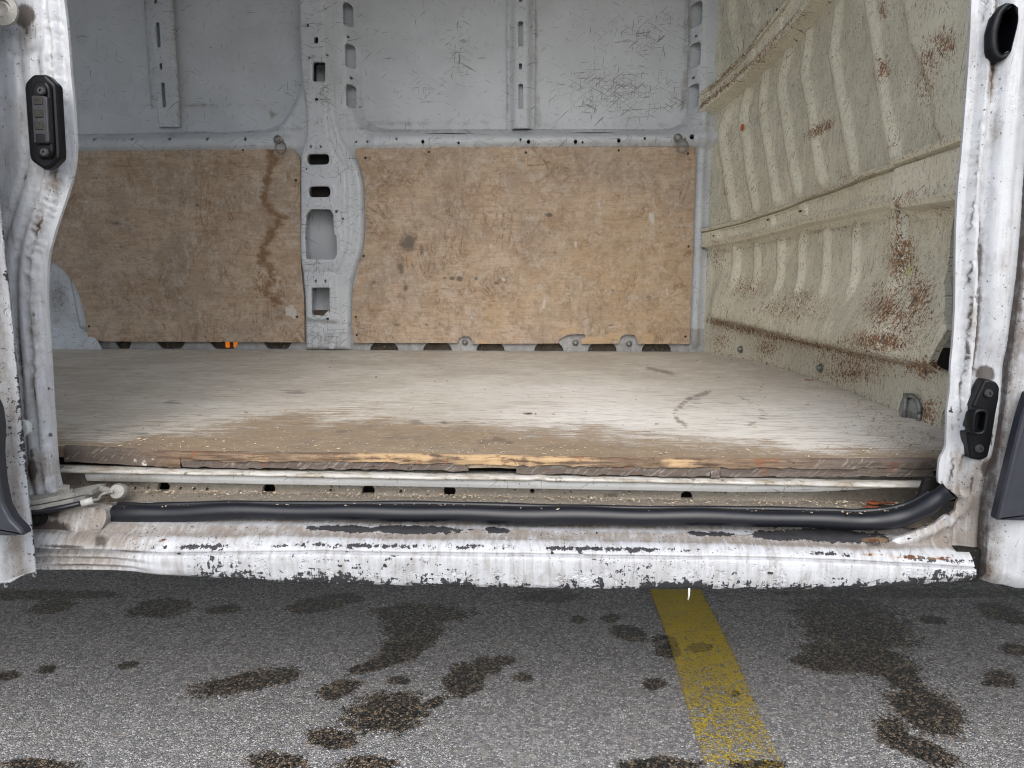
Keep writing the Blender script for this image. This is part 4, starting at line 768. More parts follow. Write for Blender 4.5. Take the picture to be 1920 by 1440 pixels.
def post_P(a, b):
    t = a - np.interp(b, qlz, qlx); s = np.interp(b, qrz, qrx) - a; low = sstep(b, .60, .52)
    y = YQ + np.interp(t, [0, .013, .015, .022, .025, .029, .033, .040, .055, .058, .075, .078, .12], [0, 0, -.013, -.013, -.003, -.003, -.016, -.021, -.023, -.018, -.020, -.026, -.026]) * (1 - low * .55)
    y = y + .018 * (1 - sstep(s, 0, .010)) - .003 * bump1(s, .016, .004)
    y = y + .010 * np.exp(-((a - dent[0]) / .016) ** 2 - ((b - dent[1]) / .035) ** 2)
    y = y - .008 * bump1(dseg(a, b, QB[:8], False), .008, .006) * (b < .53)
    y = y + .012 * sstep(.49 - b, 0, .05) * sstep(t, .0, .02) * 0
    return a, y + .0018 * (fbm(a * 12, b * 7, 31) - .5) + .0006 * (fbm(a * 50, b * 40, 33) - .5), b
Q_GR = [(1848,700,26,22,20,1.1),(1820,560,10,60,0,.8),(1815,660,12,70,0,.9),(1858,880,30,30,0,1.1),(1842,970,7,90,5,1.0),(1858,830,6,90,10,.8),(1876,740,6,90,10,.7),(1880,40,45,80,0,.55),(1800,720,10,60,0,.6),(1785,800,14,40,0,.5),(1842,1010,6,60,3,.9),(1822,900,8,70,6,.8),(1800,960,12,40,0,.6)]
Q_DI = [(1815,950,70,110,0,.95),(1790,1000,120,45,0,1.0),(1840,900,40,90,0,.9),(1820,600,30,150,0,.6),(1860,130,30,120,0,.7),(1870,250,30,100,0,.5),(1800,860,40,60,0,.6),(1705,1025,40,14,0,1.0)]
post = sheet('front_door_post', q_out, [gro_in], .0042, post_P, MW, van, {'grime': lambda a, b, P: np.clip(np.maximum(np.maximum(1.4 * blobs(PX(P), Q_GR), (lambda t: .85 * bump1(t, .0145, .002) * fbm(b * 9, a * 0, 145, 2) * 1.4 + 1.0 * bump1(t, .027, .004) * fbm(b * 6, a * 0, 147, 2) * 1.3 + .5 * bump1(t, .070, .006) * fbm(b * 5, a * 0, 149, 2))(a - np.interp(b, qlz, qlx))), strokes(PX(P), [([(1846,0),(1838,150),(1830,300)],4,.7),([(1884,500),(1878,600),(1866,700)],3,.6),([(1668,1018),(1700,1030)],10,.8)])), 0, 1), 'dirt': lambda a, b, P: np.clip(.2 + 1.5 * np.maximum(0, blobs(PX(P), Q_DI)), .1, 1),
     'chip': lambda a, b, P: np.clip(blobs(PX(P), [(1783,760,5,50,0,.6),(1785,700,4,60,0,.5),(1788,560,4,40,0,.4),(1810,30,6,60,0,.5),(1700,1010,40,8,0,.5),(1740,985,30,6,-25,.7)]), 0, .6), 'rust': lambda a, b, P: np.clip(blobs(PX(P), [(1793,867,5,7,0,1.2)]), 0, 1)}, (0, .005, 0))
# the hollow behind the post: grimy rubber strip, blackened to paint the gap's shade too
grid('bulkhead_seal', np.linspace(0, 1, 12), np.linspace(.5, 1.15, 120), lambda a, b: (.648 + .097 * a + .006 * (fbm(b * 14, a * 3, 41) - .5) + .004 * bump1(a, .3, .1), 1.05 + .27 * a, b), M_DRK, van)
# black cable grommet
go = rounded(xz([(1880,6),(1896,11),(1904,34),(1902,52),(1886,110),(1870,119),(1857,112),(1852,95),(1852,60),(1862,27)], YQ - .018), .004)
grom_v = []
def ringplate(name, outer, inner, y0, y1, mat, parent, n=48):
    o = resample_n(outer, n); i = resample_n(inner, n); V = []; mid = (o * .55 + i * .45)
    for ring, y in ((o, y0), (o * .93 + i * .07, y1 + .002), (mid, y1), (i * .9 + o * .1, y1 + .003), (i, y1 + .008), (i, y0 + .05)): V += [(p[0], y, p[1]) for p in ring]
    F = [(k * n + j, k * n + (j + 1) % n, (k + 1) * n + (j + 1) % n, (k + 1) * n + j) for k in range(5) for j in range(n)] + [tuple(5 * n + j for j in range(n))]
    return mesh_obj(name, V, F, mat, parent, True)
def resample_n(poly, n):
    P = np.array(list(poly) + [poly[0]]); s = np.concatenate([[0], np.cumsum(np.linalg.norm(np.diff(P, axis=0), axis=1))]); t = np.linspace(0, s[-1], n, endpoint=False)
    return np.stack([np.interp(t, s, P[:, 0]), np.interp(t, s, P[:, 1])], 1)
ringplate('cable_grommet', go, gro_in, YQ - .010, YQ - .024, M_PLA, van)
# lock striker housing
def st_px(L): return [(1720 + x / 6, 660 + y / 6) for x, y in L]
so = rounded(xz(st_px([(735,312),(800,305),(880,340),(915,400),(905,520),(870,700),(830,950),(800,1100),(780,1180),(700,1215),(582,1195),(540,910),(580,890),(600,760),(615,640),(600,600),(690,400)]), YQ - .022), .002, 2)
striker = plate('lock_striker', so, YQ - .012, .014, M_PLA, van, .003)
ro = rounded(xz(st_px([(625,640),(700,622),(775,645),(782,700),(745,900),(700,935),(610,918),(585,880),(600,720)]), YQ - .034), .004); ri = rounded(xz(st_px([(650,690),(735,680),(745,700),(715,885),(640,890),(622,870)]), YQ - .034), .004)
ringplate('guide_ring', ro, ri, YQ - .024, YQ - .040, M_PLA, striker)
for x in (655, 685, 712): p0 = onY(*st_px([(x, 700)])[0], YQ - .022); p1 = onY(*st_px([(x - 18, 880)])[0], YQ - .022); tube('guide_rib', [p0, p1], .0018, M_PLA, striker, 6)
ss = lathe_mesh('torx_screw', [(.0060, 0), (.0060, .002), (.0045, .004), (.0022, .004), (.0018, .002)], 12, m_plain('black_screw', (.06, .06, .062), .4, .6))
for x, y in ((795, 465), (690, 1085)): place('torx_screw', ss, striker, onY(*st_px([(x, y)])[0], YQ - .026), (0, -1, 0))

# ------------------------------------------------------------------ door post by the tail
YL = 1.03
ll = smooth_line([(119,-10),(127,60),(133,140),(138,190),(142,250),(143,280),(140,312),(133,345),(120,385),(108,420),(99,450),(92,480),(89,510),(88,560),(91,620),(95,680),(98,740),(102,800),(106,860),(111,900),(119,925)], 4)
LLp = xz(ll, YL); l_out = LLp[::-1] + [(LLp[0][0], 2.28), (-1.02, 2.28), (-1.02, Z_(20, 940, YL)), (X_(60, 938, YL), Z_(60, 938, YL))]
lz = np.array([p[1] for p in LLp])[::-1]; lx = np.array([p[0] for p in LLp])[::-1]
rec = xz([(91,-40),(91,60),(90,88),(84,100),(66,108),(40,110)], YL)
def tail_P(a, b):
    t = np.interp(b, lz, lx) - a
    lo_ = sstep(1.18 - b, 0, .1)
    y = YL + np.interp(t, [0, .011, .013, .019, .021, .024, .034, .038, .042, .09, .094, .25], [0, 0, -.011, -.011, -.003, -.014, -.015, -.015, -.016, -.018, -.023, -.042]) + .009 * np.interp(t, [.033, .038, .043], [0, 1, 0]) * lo_ + .006 * np.interp(t, [.056, .061, .066], [0, 1, 0]) * lo_
    y = y + .004 * bump1(dseg(a, b, rec, False), 0, .004)
    for (u, v) in ((115,43),(117,138),(119,194),(112,382),(86,452),(75,530),(82,573),(85,668),(48,37),(47,80)):
        p = onY(u, v, YL); y = y + .0018 * np.exp(-((a - p[0]) ** 2 + (b - p[2]) ** 2) / .0035 ** 2)
    return a, y + .0016 * (fbm(a * 12, b * 7, 51) - .5) + .0006 * (fbm(a * 50, b * 40, 53) - .5), b
L_GR = [(45,30,28,28,0,1.2),(20,60,10,40,0,.6),(50,60,14,30,0,.7),(46,330,12,30,0,.7),(46,260,6,40,0,.5),(60,880,16,40,0,1.0),(60,850,10,20,0,.9),(72,430,6,70,20,.8),(62,600,4,120,0,.6),(66,720,6,120,0,.7),(92,729,6,6,0,1.0),(95,815,6,6,0,1.1),(97,855,5,7,0,.8),(95,330,18,25,0,.7),(38,728,5,8,0,.9),(28,665,4,4,0,1.2)]
L_DI = [(60,880,60,50,0,1.0),(40,200,10,200,0,.6),(60,700,20,250,0,.55),(50,60,40,70,0,.7),(100,340,30,40,0,.8),(20,430,60,100,0,.3),(70,420,20,80,0,.7)]
tail = sheet('rear_door_post', l_out, [], .0042, tail_P, MW, van, {'grime': lambda a, b, P: np.clip(np.maximum(1.4 * blobs(PX(P), L_GR), (lambda t: .75 * bump1(t, .020, .0035) * fbm(b * 9, a * 0, 141, 2) * 1.3 + .8 * bump1(t, .037, .006) * (b < 1.12) * fbm(b * 7, a * 0, 143, 2) * 1.3)(np.interp(b, lz, lx) - a)), 0, 1), 'dirt': lambda a, b, P: np.clip(.2 + 1.4 * np.maximum(0, blobs(PX(P), L_DI)), .12, 1), 'chip': lambda a, b, P: np.clip(blobs(PX(P), [(98,850,8,40,0,.4),(94,640,4,60,0,.4),(60,112,8,4,0,.8),(78,20,10,10,0,.5)]), 0, .6), 'rust': zero}, (0, .005, 0))
pb_ = lathe_mesh('screw_boss', [(.020, 0), (.020, .004), (.013, .006), (.011, .003), (.008, .004), (.003, .001)], 18, M_GRM)
place('screw_boss', pb_, tail, onY(7, 20, YL - .045), (0.1, -1, 0))
# sliding door contact plate
YK = YL - .034
co = rounded(xz([(66,141),(90,141),(110,160),(117,284),(117,298),(99,316),(86,319),(62,302),(59,292),(50,165),(52,156)], YK), .003, 2)
cplate = plate('contact_plate', co, YK + .004, .010, M_PLA, van, .004)
ci = rounded(xz([(68,154),(90,154),(97,165),(103,285),(96,298),(76,298),(70,285),(62,170)], YK - .008), .003, 2); plate('contact_body', ci, YK - .006, .006, M_PLA, cplate, .003)
cb = rounded(xz([(61,180),(83,180),(92,183),(96,268),(87,271),(66,270)], YK - .014), .002, 2); plate('contact_block', cb, YK - .011, .007, m_plain('grey_plastic', (.022, .023, .028), .4, 0, .4, 120), cplate, .002)
for i, (u0, v0, u1, v1) in enumerate(((63.5,182,81,197),(64.5,205,82,221),(65.5,228,83,244),(67,250,86,269))):
    q = rounded(xz([(u0, v1), (u1, v1), (u1 - 1, v0), (u0 - 1, v0)], YK - .018), .002, 2); plate('contact', q, YK - .0165, .0025 if i < 3 else .002, M_CON if i < 3 else M_PLA, cplate, .001)
for u, v in ((79, 171), (85, 286)): place('torx_screw', ss, cplate, onY(u, v, YK - .014), (0, -1, 0))

# ------------------------------------------------------------------ sill, step well and door seal
BOT = [(-60,1074),(75,1076),(250,1077),(400,1086),(560,1097),(800,1101),(1100,1108),(1500,1108),(1650,1104),(1750,1099),(1845,1092)]
CRE = [(-60,1034),(75,1034),(180,1036),(300,1040),(600,1036),(960,1041),(1200,1045),(1440,1047),(1640,1056),(1845,1068)]
bx_, bz_ = zip(*xz(BOT, .972)); cx_, cz_ = zip(*xz(CRE, .968))
prof = np.array([(1.062,.474),(1.046,.467),(1.035,.4615),(1.028,.4600),(1.020,.4605),(1.012,.4600),(1.004,.4565),(.996,.4540),(.988,.4525),(.982,.4495),(.9775,.446),(.974,.442),(.9712,.4395),(.9755,.4372),(.9680,.4352),(.967,.431),(.9665,.424),(.967,.415),(.968,.406),(.970,.398),(.974,.393),(.982,.3905),(1.0,.392),(1.05,.40),(1.10,.43)])
ps = np.concatenate([[0], np.cumsum(np.linalg.norm(np.diff(prof, axis=0), axis=1))]); pt = np.concatenate([np.linspace(0, ps[13], 34), np.linspace(ps[13], ps[21], 34)[1:], ps[22:]])
XSL, XSR = -.93, X_(1837, 1060, .967)
def sill_P(a, b):
    y = np.interp(b, ps, prof[:, 0]); z = np.interp(b, ps, prof[:, 1]); zc = np.interp(a, cx_, cz_); zb = np.interp(a, bx_, bz_)
    k = (z - .3915) / (.438 - .3915); zn = np.where(z < .438, zb + k * (zc - zb), zc + (z - .438) * np.clip((.462 - zc) / (.462 - .438), .5, 1.6)); 
    lf = sstep(X_(300, 1060, .967) - a, 0, .09) * (z < .44)
    y = y + lf * (.014 + .003 * np.sin(z * 380) - .02 * (z < .40) * 0) + .002 * (fbm(a * 7, b * 30, 61) - .5) + .0012 * (fbm(a * 40, b * 60, 63) - .5)
    y = y + .006 * sstep(a, X_(1690, 1090, .967), XSR) * (z < .41)
    return a, y, zn + .0015 * (fbm(a * 5, 3, 65) - .5) + .001 * (fbm(a * 30, b * 30, 67) - .5)
def sill_chip(a, b, P):
    u, v = PX(P); vb = np.interp(u, [p[0] for p in BOT], [p[1] for p in BOT]); vc = np.interp(u, [p[0] for p in CRE], [p[1] for p in CRE])
    d = vb - v; m = (np.clip(.15 + 1.1 * fbm(u / 38, v * 0, 74, 3), 0, 1) * .46 * np.exp(-np.clip(d - 1, 0, 99) / 11) + .30 * np.exp(-np.clip(d, 0, 99) / 34) * (.4 + 1.1 * fbm(u / 60, v / 60, 72, 3))) * sstep(u, 330, 480) + .10 * (v > vc + 4) * sstep(u, 300, 420)
    m = np.maximum(m, .5 * bump1(v, vc - 14, 6) * np.clip(.35 + .9 * fbm(u / 90, v * 0, 71, 3), 0, 1) * (u > 250))
    m = np.maximum(m, np.clip(blobs((u, v), [(640,991,115,9,2,1.1),(760,993,130,10,1,1.2),(930,994,28,8,4,1.3),(1460,1004,70,11,2,1.2),(1560,1005,120,13,3,1.35),(1330,1001,90,8,2,1.0),(1640,1011,60,13,0,1.0),(1110,1000,40,4,0,.7),(1445,1075,8,5,0,1.2),(400,1027,12,4,0,1.0),(478,1026,6,4,0,1.2),(720,1060,5,9,20,.9),(335,1038,5,4,0,1.2),(1035,1037,8,5,0,.9),(1090,1036,9,5,0,.9),(500,1026,14,3,0,.9),(680,1024,80,4,0,.7),(1190,1033,12,4,0,.9),(1310,1032,14,5,0,.9),(1370,1032,40,6,0,.7)]), 0, 1) * .95)
    return np.clip(m, 0, 1)
sill = grid('sill', np.arange(XSL, XSR, .0042), pt, sill_P, MW, van, {'chip': sill_chip, 'rust': lambda a, b, P: np.clip(1.1 * blobs(PX(P), [(1640,1012,45,10,0,.9),(1640,1040,40,7,0,.9),(1700,1044,45,8,0,1.05),(1760,1047,40,7,0,1.0),(1580,1036,30,5,0,.5),(300,1014,26,5,-12,.9),(880,1088,22,5,0,.5)]), 0, 1),
     'dirt': lambda a, b, P: np.clip(.42 + .95 * bump1(P[:, 1], 1.002, .010) * (P[:, 2] > .44) + .5 * sstep(P[:, 1], 1.022, 1.034) + np.maximum(0, blobs(PX(P), [(760,1005,420,12,1,.7),(1200,1008,300,12,1,.8),(1500,1015,220,14,2,.9),(200,1010,140,40,0,.9),(160,1050,120,40,0,.9),(1620,1020,120,20,0,.8),(400,1000,160,20,0,.6)])), .1, 1),  # ledge dirt, strengthened to darken the brightly lit top
     'grime': lambda a, b, P: np.clip(np.maximum(blobs(PX(P), [(190,1015,30,30,0,1.0),(120,1025,80,7,3,1.1),(150,1058,110,5,0,.8),(140,1068,120,5,0,.8),(1640,1020,60,16,0,.8),(1000,984,800,7,1,.7)]), strokes(PX(P), [(CRE[3:], 2.2, .55)])), 0, 1)})
# step well
YR = 1.108
rh = []
for (u, v, r) in ((308,914,13),(505,917,13),(691,921,13),(843,920,12),(998,921,4.5),(1287,931,11),(1592,922,9),(340,915,3),(366,916,3),(390,916,3),(255,915,3),(280,914,2.5),(620,919,3),(752,921,3)):
    p = onY(u, v, YR); rr = r / FPX * YR; rh.append(ellipse(p[0], p[2], rr, rr, 16))
riser = sheet('step_riser', [(-.90, .474), (.60, .474), (.60, .520), (-.90, .520)], rh, .007, lambda a, b: (a, YR + .004 * (fbm(a * 8, b * 8, 73) - .5) - .012 * sstep(.492 - b, 0, .018) + .035 * sstep(a, X_(1480, 920, YR), X_(1680, 920, YR)), b), MC, van, {'dirt': lambda a, b, P: np.clip(.15 + .9 * sstep(.498 - b, 0, .015) + .7 * np.clip(blobs(PX(P), [(1650,930,120,40),(150,910,110,40,0,1.3),(1200,940,300,14)]), 0, 1), 0, 1)}, (0, .01, 0))  # right-end dirt blob also paints the shade of the deep recess
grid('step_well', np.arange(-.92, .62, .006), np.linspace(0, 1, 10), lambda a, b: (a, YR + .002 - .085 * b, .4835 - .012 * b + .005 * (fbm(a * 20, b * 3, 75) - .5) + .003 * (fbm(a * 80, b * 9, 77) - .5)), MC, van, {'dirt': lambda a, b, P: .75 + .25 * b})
grid('riser_hole_shade', np.linspace(-.95, .7, 4), np.linspace(.44, .535, 3), lambda a, b: (a, a * 0 + 1.16, b), M_UND, van)  # dark sheet added so the riser holes look shaded
# rims under the floor edge
def rim_P(a, b):
    u = 2 * math.pi * b; w = .0022 * (fbm(a * 9, 1, 81) - .5) * 2 + .0014 * (fbm(a * 40, 2, 83) - .5) + .004 * bump1(a, X_(1010, 890, 1.08), .012)
    return a, 1.092 + .014 * np.cos(u) * 1.0, .5168 + w * .6 + .0048 * np.sin(u) - .004 * (a - 0) * .6
grid('threshold_rim', np.arange(X_(112, 880, 1.08), X_(1745, 900, 1.08), .006), np.linspace(0, 1, 13)[:-1], rim_P, ML, van, closed_b=True)
xa, xb = X_(160, 905, 1.085), X_(1712, 900, 1.085)
def band_P(a, b):
    z1 = .5145 - .004 * a * .6; z0 = np.interp(a, [xa, X_(1380, 915, 1.085), X_(1530, 915, 1.085), xb], [.5010, .5000, .5025, .5125])
    return a, 1.086 + .004 * sstep(b, .5, 1) + .002 * (fbm(a * 9, b, 85) - .5) + np.where(b > 1.01, .02, 0), z0 + (z1 - z0) * (1 - np.minimum(b, 1))
grid('threshold_band', np.linspace(xa, xb, 260), np.array([0, .15, .4, .7, .92, 1.0, 1.1]), band_P, m_grey('threshold_grey_paint', (.56, .57, .565)), van, {'scr': lambda a, b, P: a * 0 + .1, 'dirt': lambda a, b, P: np.clip(.3 + blobs(PX(P), [(240,905,110,20),(450,912,20,8,0,1),(1600,905,120,14,0,.8)]), .25, 1)})
def text_mesh(body, size, mat):
    cu = bpy.data.curves.new('stamp', 'FONT'); cu.body = body; cu.size = size; cu.extrude = .0003; o = bpy.data.objects.new('stamp_tmp', cu); C.objects.link(o)
    dg = bpy.context.evaluated_depsgraph_get(); me = bpy.data.meshes.new_from_object(o.evaluated_get(dg)); bpy.data.objects.remove(o); me.name = 'stamped_number'
    me.materials.clear(); me.materials.append(mat); return me
p = onY(1133, 930, YR - .004); add_obj('stamped_number', text_mesh('J24B936', .0062, m_plain('dark_ink', (.10, .09, .075), .7)), riser, p + np.array([0, -.0015, 0]), (R(90), 0, 0))

# rubber door seal
seal_px = [(215,963,1.03),(300,963,1.03),(420,960,1.03),(600,961,1.03),(800,961,1.03),(1000,966,1.03),(1200,970,1.03),(1400,971,1.03),(1540,974,1.028),(1620,976,1.025),(1680,970,1.018),(1726,954,1.010),(1760,932,1.004),(1779,920,1.0)]
spath = smooth_line([tuple(onY(u, v, Y)) for u, v, Y in seal_px], 10)
def seal_r(i, n): return .0128 + .0006 * math.sin(i * .4) + .0009 * math.sin(i * .13 + 1)
seal = tube('door_seal', [(x, y, z + .0012 * math.sin(x * 11) + .0008 * math.sin(x * 37)) for x, y, z in spath], [seal_r(i, 0) for i in range(len(spath))], M_RUB, van, 18, caps=False)
ends = []
for idx, d in ((0, -1), (-1, 1)):
    P0 = np.array(spath[idx]); P1 = np.array(spath[idx + (1 if idx == 0 else -1)]); T = (P0 - P1) / np.linalg.norm(P0 - P1)
    tube('seal_end', [P0 - T * .03, P0 - T * .002, P0 + T * .001], [.0085, .0098, .0122], M_RUB, seal, 18, caps=False); tube('seal_bore', [P0 - T * .032, P0 - T * .030], [.0095, .0095], M_UND, seal, 12)
tube('seal_flange', [(x, y + .010, z + .0105) for x, y, z in spath[:-14]], [.0042 + .0004 * math.sin(i * .7) for i in range(len(spath) - 14)], M_RUB, seal, 8)
fin = xz([(1690,952),(1722,940),(1737,897),(1758,899),(1771,914),(1752,935),(1722,953)], 1.03); plate('seal_fin', rounded(fin, .002, 2), 1.036, .005, M_DRK, seal, .001)

# foot of the tail post and the roller arm of the sliding door
ft = xz([(40,950),(120,953),(188,960),(196,975),(192,990),(183,1000),(178,1008),(170,1012),(40,1013)], 1.0)
sheet('post_foot', rounded(ft, .004), [], .006, lambda a, b: (a, 1.0 + .02 * sstep(b, .455, .50) + .003 * (fbm(a * 30, b * 30, 91) - .5) - .012 * np.exp(-(((a + .72) - (b - .47) * -1.2) / .012) ** 2) * .5, b), MW, van, {'dirt': lambda a, b, P: a * 0 + 1.0, 'grime': lambda a, b, P: np.clip(.45 + blobs(PX(P), [(90,990,50,16,0,1.0),(80,960,50,14,0,.9),(180,1005,14,12,0,1.2)]), .2, 1), 'chip': lambda a, b, P: a * 0 + .1, 'rust': zero}, (0, .02, 0))
def bar(name, pts, w, h, mat, parent):            # flat bar along a path, w across (y), h high (z)
    V = []; n = len(pts)
    for x, y, z in pts: V += [(x, y - w / 2, z - h / 2), (x, y + w / 2, z - h / 2), (x, y + w / 2, z + h / 2), (x, y - w / 2, z + h / 2)]
    F = [(i * 4 + k, i * 4 + (k + 1) % 4, i * 4 + 4 + (k + 1) % 4, i * 4 + 4 + k) for i in range(n - 1) for k in range(4)] + [(3, 2, 1, 0), tuple((n - 1) * 4 + k for k in range(4))]
    return mesh_obj(name, V, F, mat, parent, False)
A = [tuple(onY(u, v, Y)) for u, v, Y in ((38,940,.985),(90,934,1.0),(125,927,1.015),(150,922,1.025),(172,917,1.04),(186,917,1.05))]
arm = bar('roller_arm', A, .034, .007, M_GRM, van)
bar('arm_flange', [(x, y - .012, z - .009) for x, y, z in A[:5]], .012, .008, M_GRM, arm)
place('arm_bolt', lathe_mesh('arm_bolt', [(.012, 0), (.012, .002), (.0085, .0025), (.0085, .009), (.007, .010)], 6, M_GRM), arm, np.array(onY(122, 927, 1.012)) + [0, 0, .003], (0, -.15, 1))
w0 = onY(224, 922, 1.05); rl = place('roller', lathe_mesh('roller', [(.006, -.010), (.0115, -.009), (.0125, -.004), (.0125, .006), (.0105, .010), (.004, .011)], 18, M_GRM), arm, w0, (.15, -1, .35))
tube('roller_pin', [onY(186, 915, 1.055), onY(206, 922, 1.055), w0], .006, M_GRM, arm, 8)
cb_ = smooth_line([tuple(onY(u, v, Y)) for u, v, Y in ((30,962,.97),(80,958,.985),(120,951,.995),(152,944,1.005))], 6); tube('cable', cb_, .0042, M_RUB, arm, 8)
tube('cable_ferrule', [onY(152, 944, 1.005), onY(174, 938, 1.012)], .0052, m_plain('white_plastic', (.62, .62, .60), .4), arm, 10)
tube('cable_strand', smooth_line([tuple(onY(u, v, Y)) for u, v, Y in ((174,938,1.012),(184,936,1.02),(190,928,1.03),(200,924,1.035),(212,922,1.03))], 5), .0022, M_GRM, arm, 6)
place('post_stud', lathe_mesh('post_stud', [(.013, 0), (.012, .004), (.0075, .005), (.007, .012), (.004, .014)], 14, M_DRK), van, onY(72, 970, 1.0), (.2, -1, .1))

# ------------------------------------------------------------------ sliding door, standing open on its rail
XD = X_(73, 1076, .945); ZD = Z_(73, 1077, .93)
cs = [(-1.75, .90), (-1.2, .888), (XD - .12, .884), (XD - .05, .884), (XD - .034, .886), (XD - .024, .892), (XD - .017, .902), (XD - .012, .916), (XD - .004, .934), (XD, .942), (XD - .006, .950), (XD - .05, .955), (-1.75, .955)]
cs = np.array(cs); zs = np.concatenate([np.arange(ZD, .95, .006), np.arange(.96, 2.16, .04)])
def door_P(a, b):
    i = a; x = np.interp(i, np.arange(len(cs)), cs[:, 0]); y = np.interp(i, np.arange(len(cs)), cs[:, 1])
    y = y + .010 * (b - .45) * 0 + .010 * sstep(ZD + .03 - b, 0, .03) * 0; y = y + .0012 * (fbm(x * 20, b * 12, 95) - .5)
    return x + .002 * (fbm(b * 20, i * 0, 97) - .5) * (i > 5) * (i < 11), y, b
door = grid('sliding_door', np.concatenate([np.arange(0, 4, .25), np.arange(4, 11.01, .2), [12]]), zs, door_P, MW, van, {'dirt': lambda a, b, P: np.clip(.15 + .75 * bump1(a, 7.4, 1.0), 0, 1), 'grime': lambda a, b, P: .75 * bump1(a, 9.0, .35), 'chip': lambda a, b, P: .25 * bump1(a, 9, .5) + .05, 'rust': zero})
grid('door_bottom', np.array([-1.75, -1.2, XD - .05, XD - .02, XD - .006]), np.array([.886, .952]), lambda a, b: (a, b + (a > XD - .04) * (b < .9) * .012, a * 0 + ZD + .0015), MW, door)
md = rounded([(-1.72, Z_(-160, 750, .878)), (-1.2, Z_(-160, 750, .878))] + xz([(-14,748),(-6,765),(-1,800),(-3,850),(2,905),(10,945),(24,972),(44,992),(48,1003),(20,1004)], .878) + [(-1.72, Z_(20, 1004, .878))], .004); plate('door_moulding', md, .886, .012, M_MOU, door, .004)
tb = rounded(xz([(27,787),(46,789),(53,796),(54,812),(36,823),(28,820)], .96), .003); plate('door_tab', tb, .963, .004, M_TAB, door, .001)
n_ = NB('water_drop'); M_H2O = n_.done((.9, .95, 1), .02); n_.b.inputs['Transmission Weight'].default_value = 1.0; n_.b.inputs['IOR'].default_value = 1.33
dm = lathe_mesh('water_drop', [(.0018, .002), (.0028, -.001), (.0030, -.004), (.0020, -.0062), (.0006, -.007)], 10, M_H2O)
drops = []
for i, (u, v, lab) in enumerate(((10, 1079, 'clear water drop hanging under the sliding door, leftmost of two'), (65, 1078, 'clear water drop hanging at the corner of the sliding door'))):
    p = onY(u, v, .90 if u < 30 else .935); d = add_obj('water_drop', dm, None, (p[0], p[1], ZD + .0005)); tag(d, lab, 'drop', group='drops under the sliding door')

# ------------------------------------------------------------------ cab door beside the post
YC = .975
el = smooth_line([(1944,-10),(1938,160),(1930,320),(1921,450),(1910,560),(1897,660),(1884,760),(1868,860),(1857,930),(1851,1000),(1850,1050),(1849,1075),(1846,1093)], 4)
EL = xz(el, YC); cz0 = Z_(1845, 1094, YC); c_out = EL[::-1] + [(EL[0][0], 1.9), (1.7, 1.9), (1.7, cz0 - .004)]
ez = np.array([p[1] for p in EL])[::-1]; ex = np.array([p[0] for p in EL])[::-1]; zcr = Z_(1870, 1066, YC - .02)
def cab_P(a, b):
    t = a - np.interp(b, ez, ex); y = YC - .012 * sstep(t, 0, .008) - .016 * sstep(t, .014, .035) + .003 * bump1(b, zcr, .0025) + .016 * sstep(zcr - .012 - b, 0, .022) - .003 * bump1(t, .012, .004)
    return a, y + .0012 * (fbm(a * 8, b * 8, 101) - .5), b
cab = sheet('cab_door', c_out, [], .011, cab_P, MW, van, {'dirt': lambda a, b, P: np.clip(.05 + .8 * (1 - sstep(a - np.interp(b, ez, ex), .008, .022)), 0, 1), 'grime': lambda a, b, P: np.clip(.7 * (1 - sstep(a - np.interp(b, ez, ex), .001, .006)), 0, 1), 'chip': lambda a, b, P: a * 0, 'rust': lambda a, b, P: .4 * (1 - sstep(a - np.interp(b, ez, ex), .001, .006)) * (b < .46)}, (0, .04, 0))
mc = rounded(xz([(1865,974),(1876,925),(1894,850),(1910,785),(1926,735)], YC - .03) + [(1.66, Z_(1926, 735, YC - .03)), (1.66, Z_(1865, 974, YC - .03))], .003); plate('door_moulding', mc, YC - .024, .012, M_MOU, cab, .004)
box('gap_shade_fill', XSR - .02, XSR + .012, .988, 1.03, .408, .455, M_DRK, van)  # dark box added in the sill gap as painted shade
grid('door_gap_shade', np.linspace(-.025, .05, 6), np.linspace(.40, 2.2, 60), lambda a, b: (a + np.interp(b, qrz, qrx), a * 0 + 1.035, b), M_UND, van)  # dark sheet added behind the cab door gap to paint its shade

# ------------------------------------------------------------------ shell that closes the load space
def plain(name, A, B, P, mat): return grid(name, A, B, P, mat, van)
plain('roof', np.linspace(-3.25, 1.7, 30), np.linspace(.98, 2.86, 12), lambda a, b: (a, b, 2.32 + .06 * np.sin((b - .98) / 1.88 * math.pi) + .008 * np.sin(a * 40)), M_SHEL)
plain('rear_header', np.linspace(.96, 2.86, 8), np.linspace(2.1, 2.36, 4), lambda a, b: (a * 0 - 3.22, a, b), M_SHEL)
plain('side_panel', np.linspace(-3.25, -.98, 8), np.linspace(.45, 2.33, 20), lambda a, b: (a, a * 0 + .985, b), M_SHEL)
plain('door_header', np.linspace(-1.05, .95, 8), np.linspace(2.2, 2.36, 4), lambda a, b: (a, a * 0 + 1.0, b), M_SHEL)
plain('underbody', np.linspace(-3.25, 2.6, 12), np.linspace(1.06, 2.86, 8), lambda a, b: (a, b, .425 + a * 0 + .004 * np.sin(b * 30)), M_UND)
plain('far_sill_light_block', np.linspace(-3.25, 2.6, 8), np.linspace(.20, .56, 4), lambda a, b: (a, a * 0 + 2.86, b), M_UND)  # unseen, extended low to block light from the far side under the van
plain('far_side_skin', np.linspace(-3.25, 1.7, 8), np.linspace(.5, 2.36, 6), lambda a, b: (a, a * 0 + 2.865, b), M_SHEL)
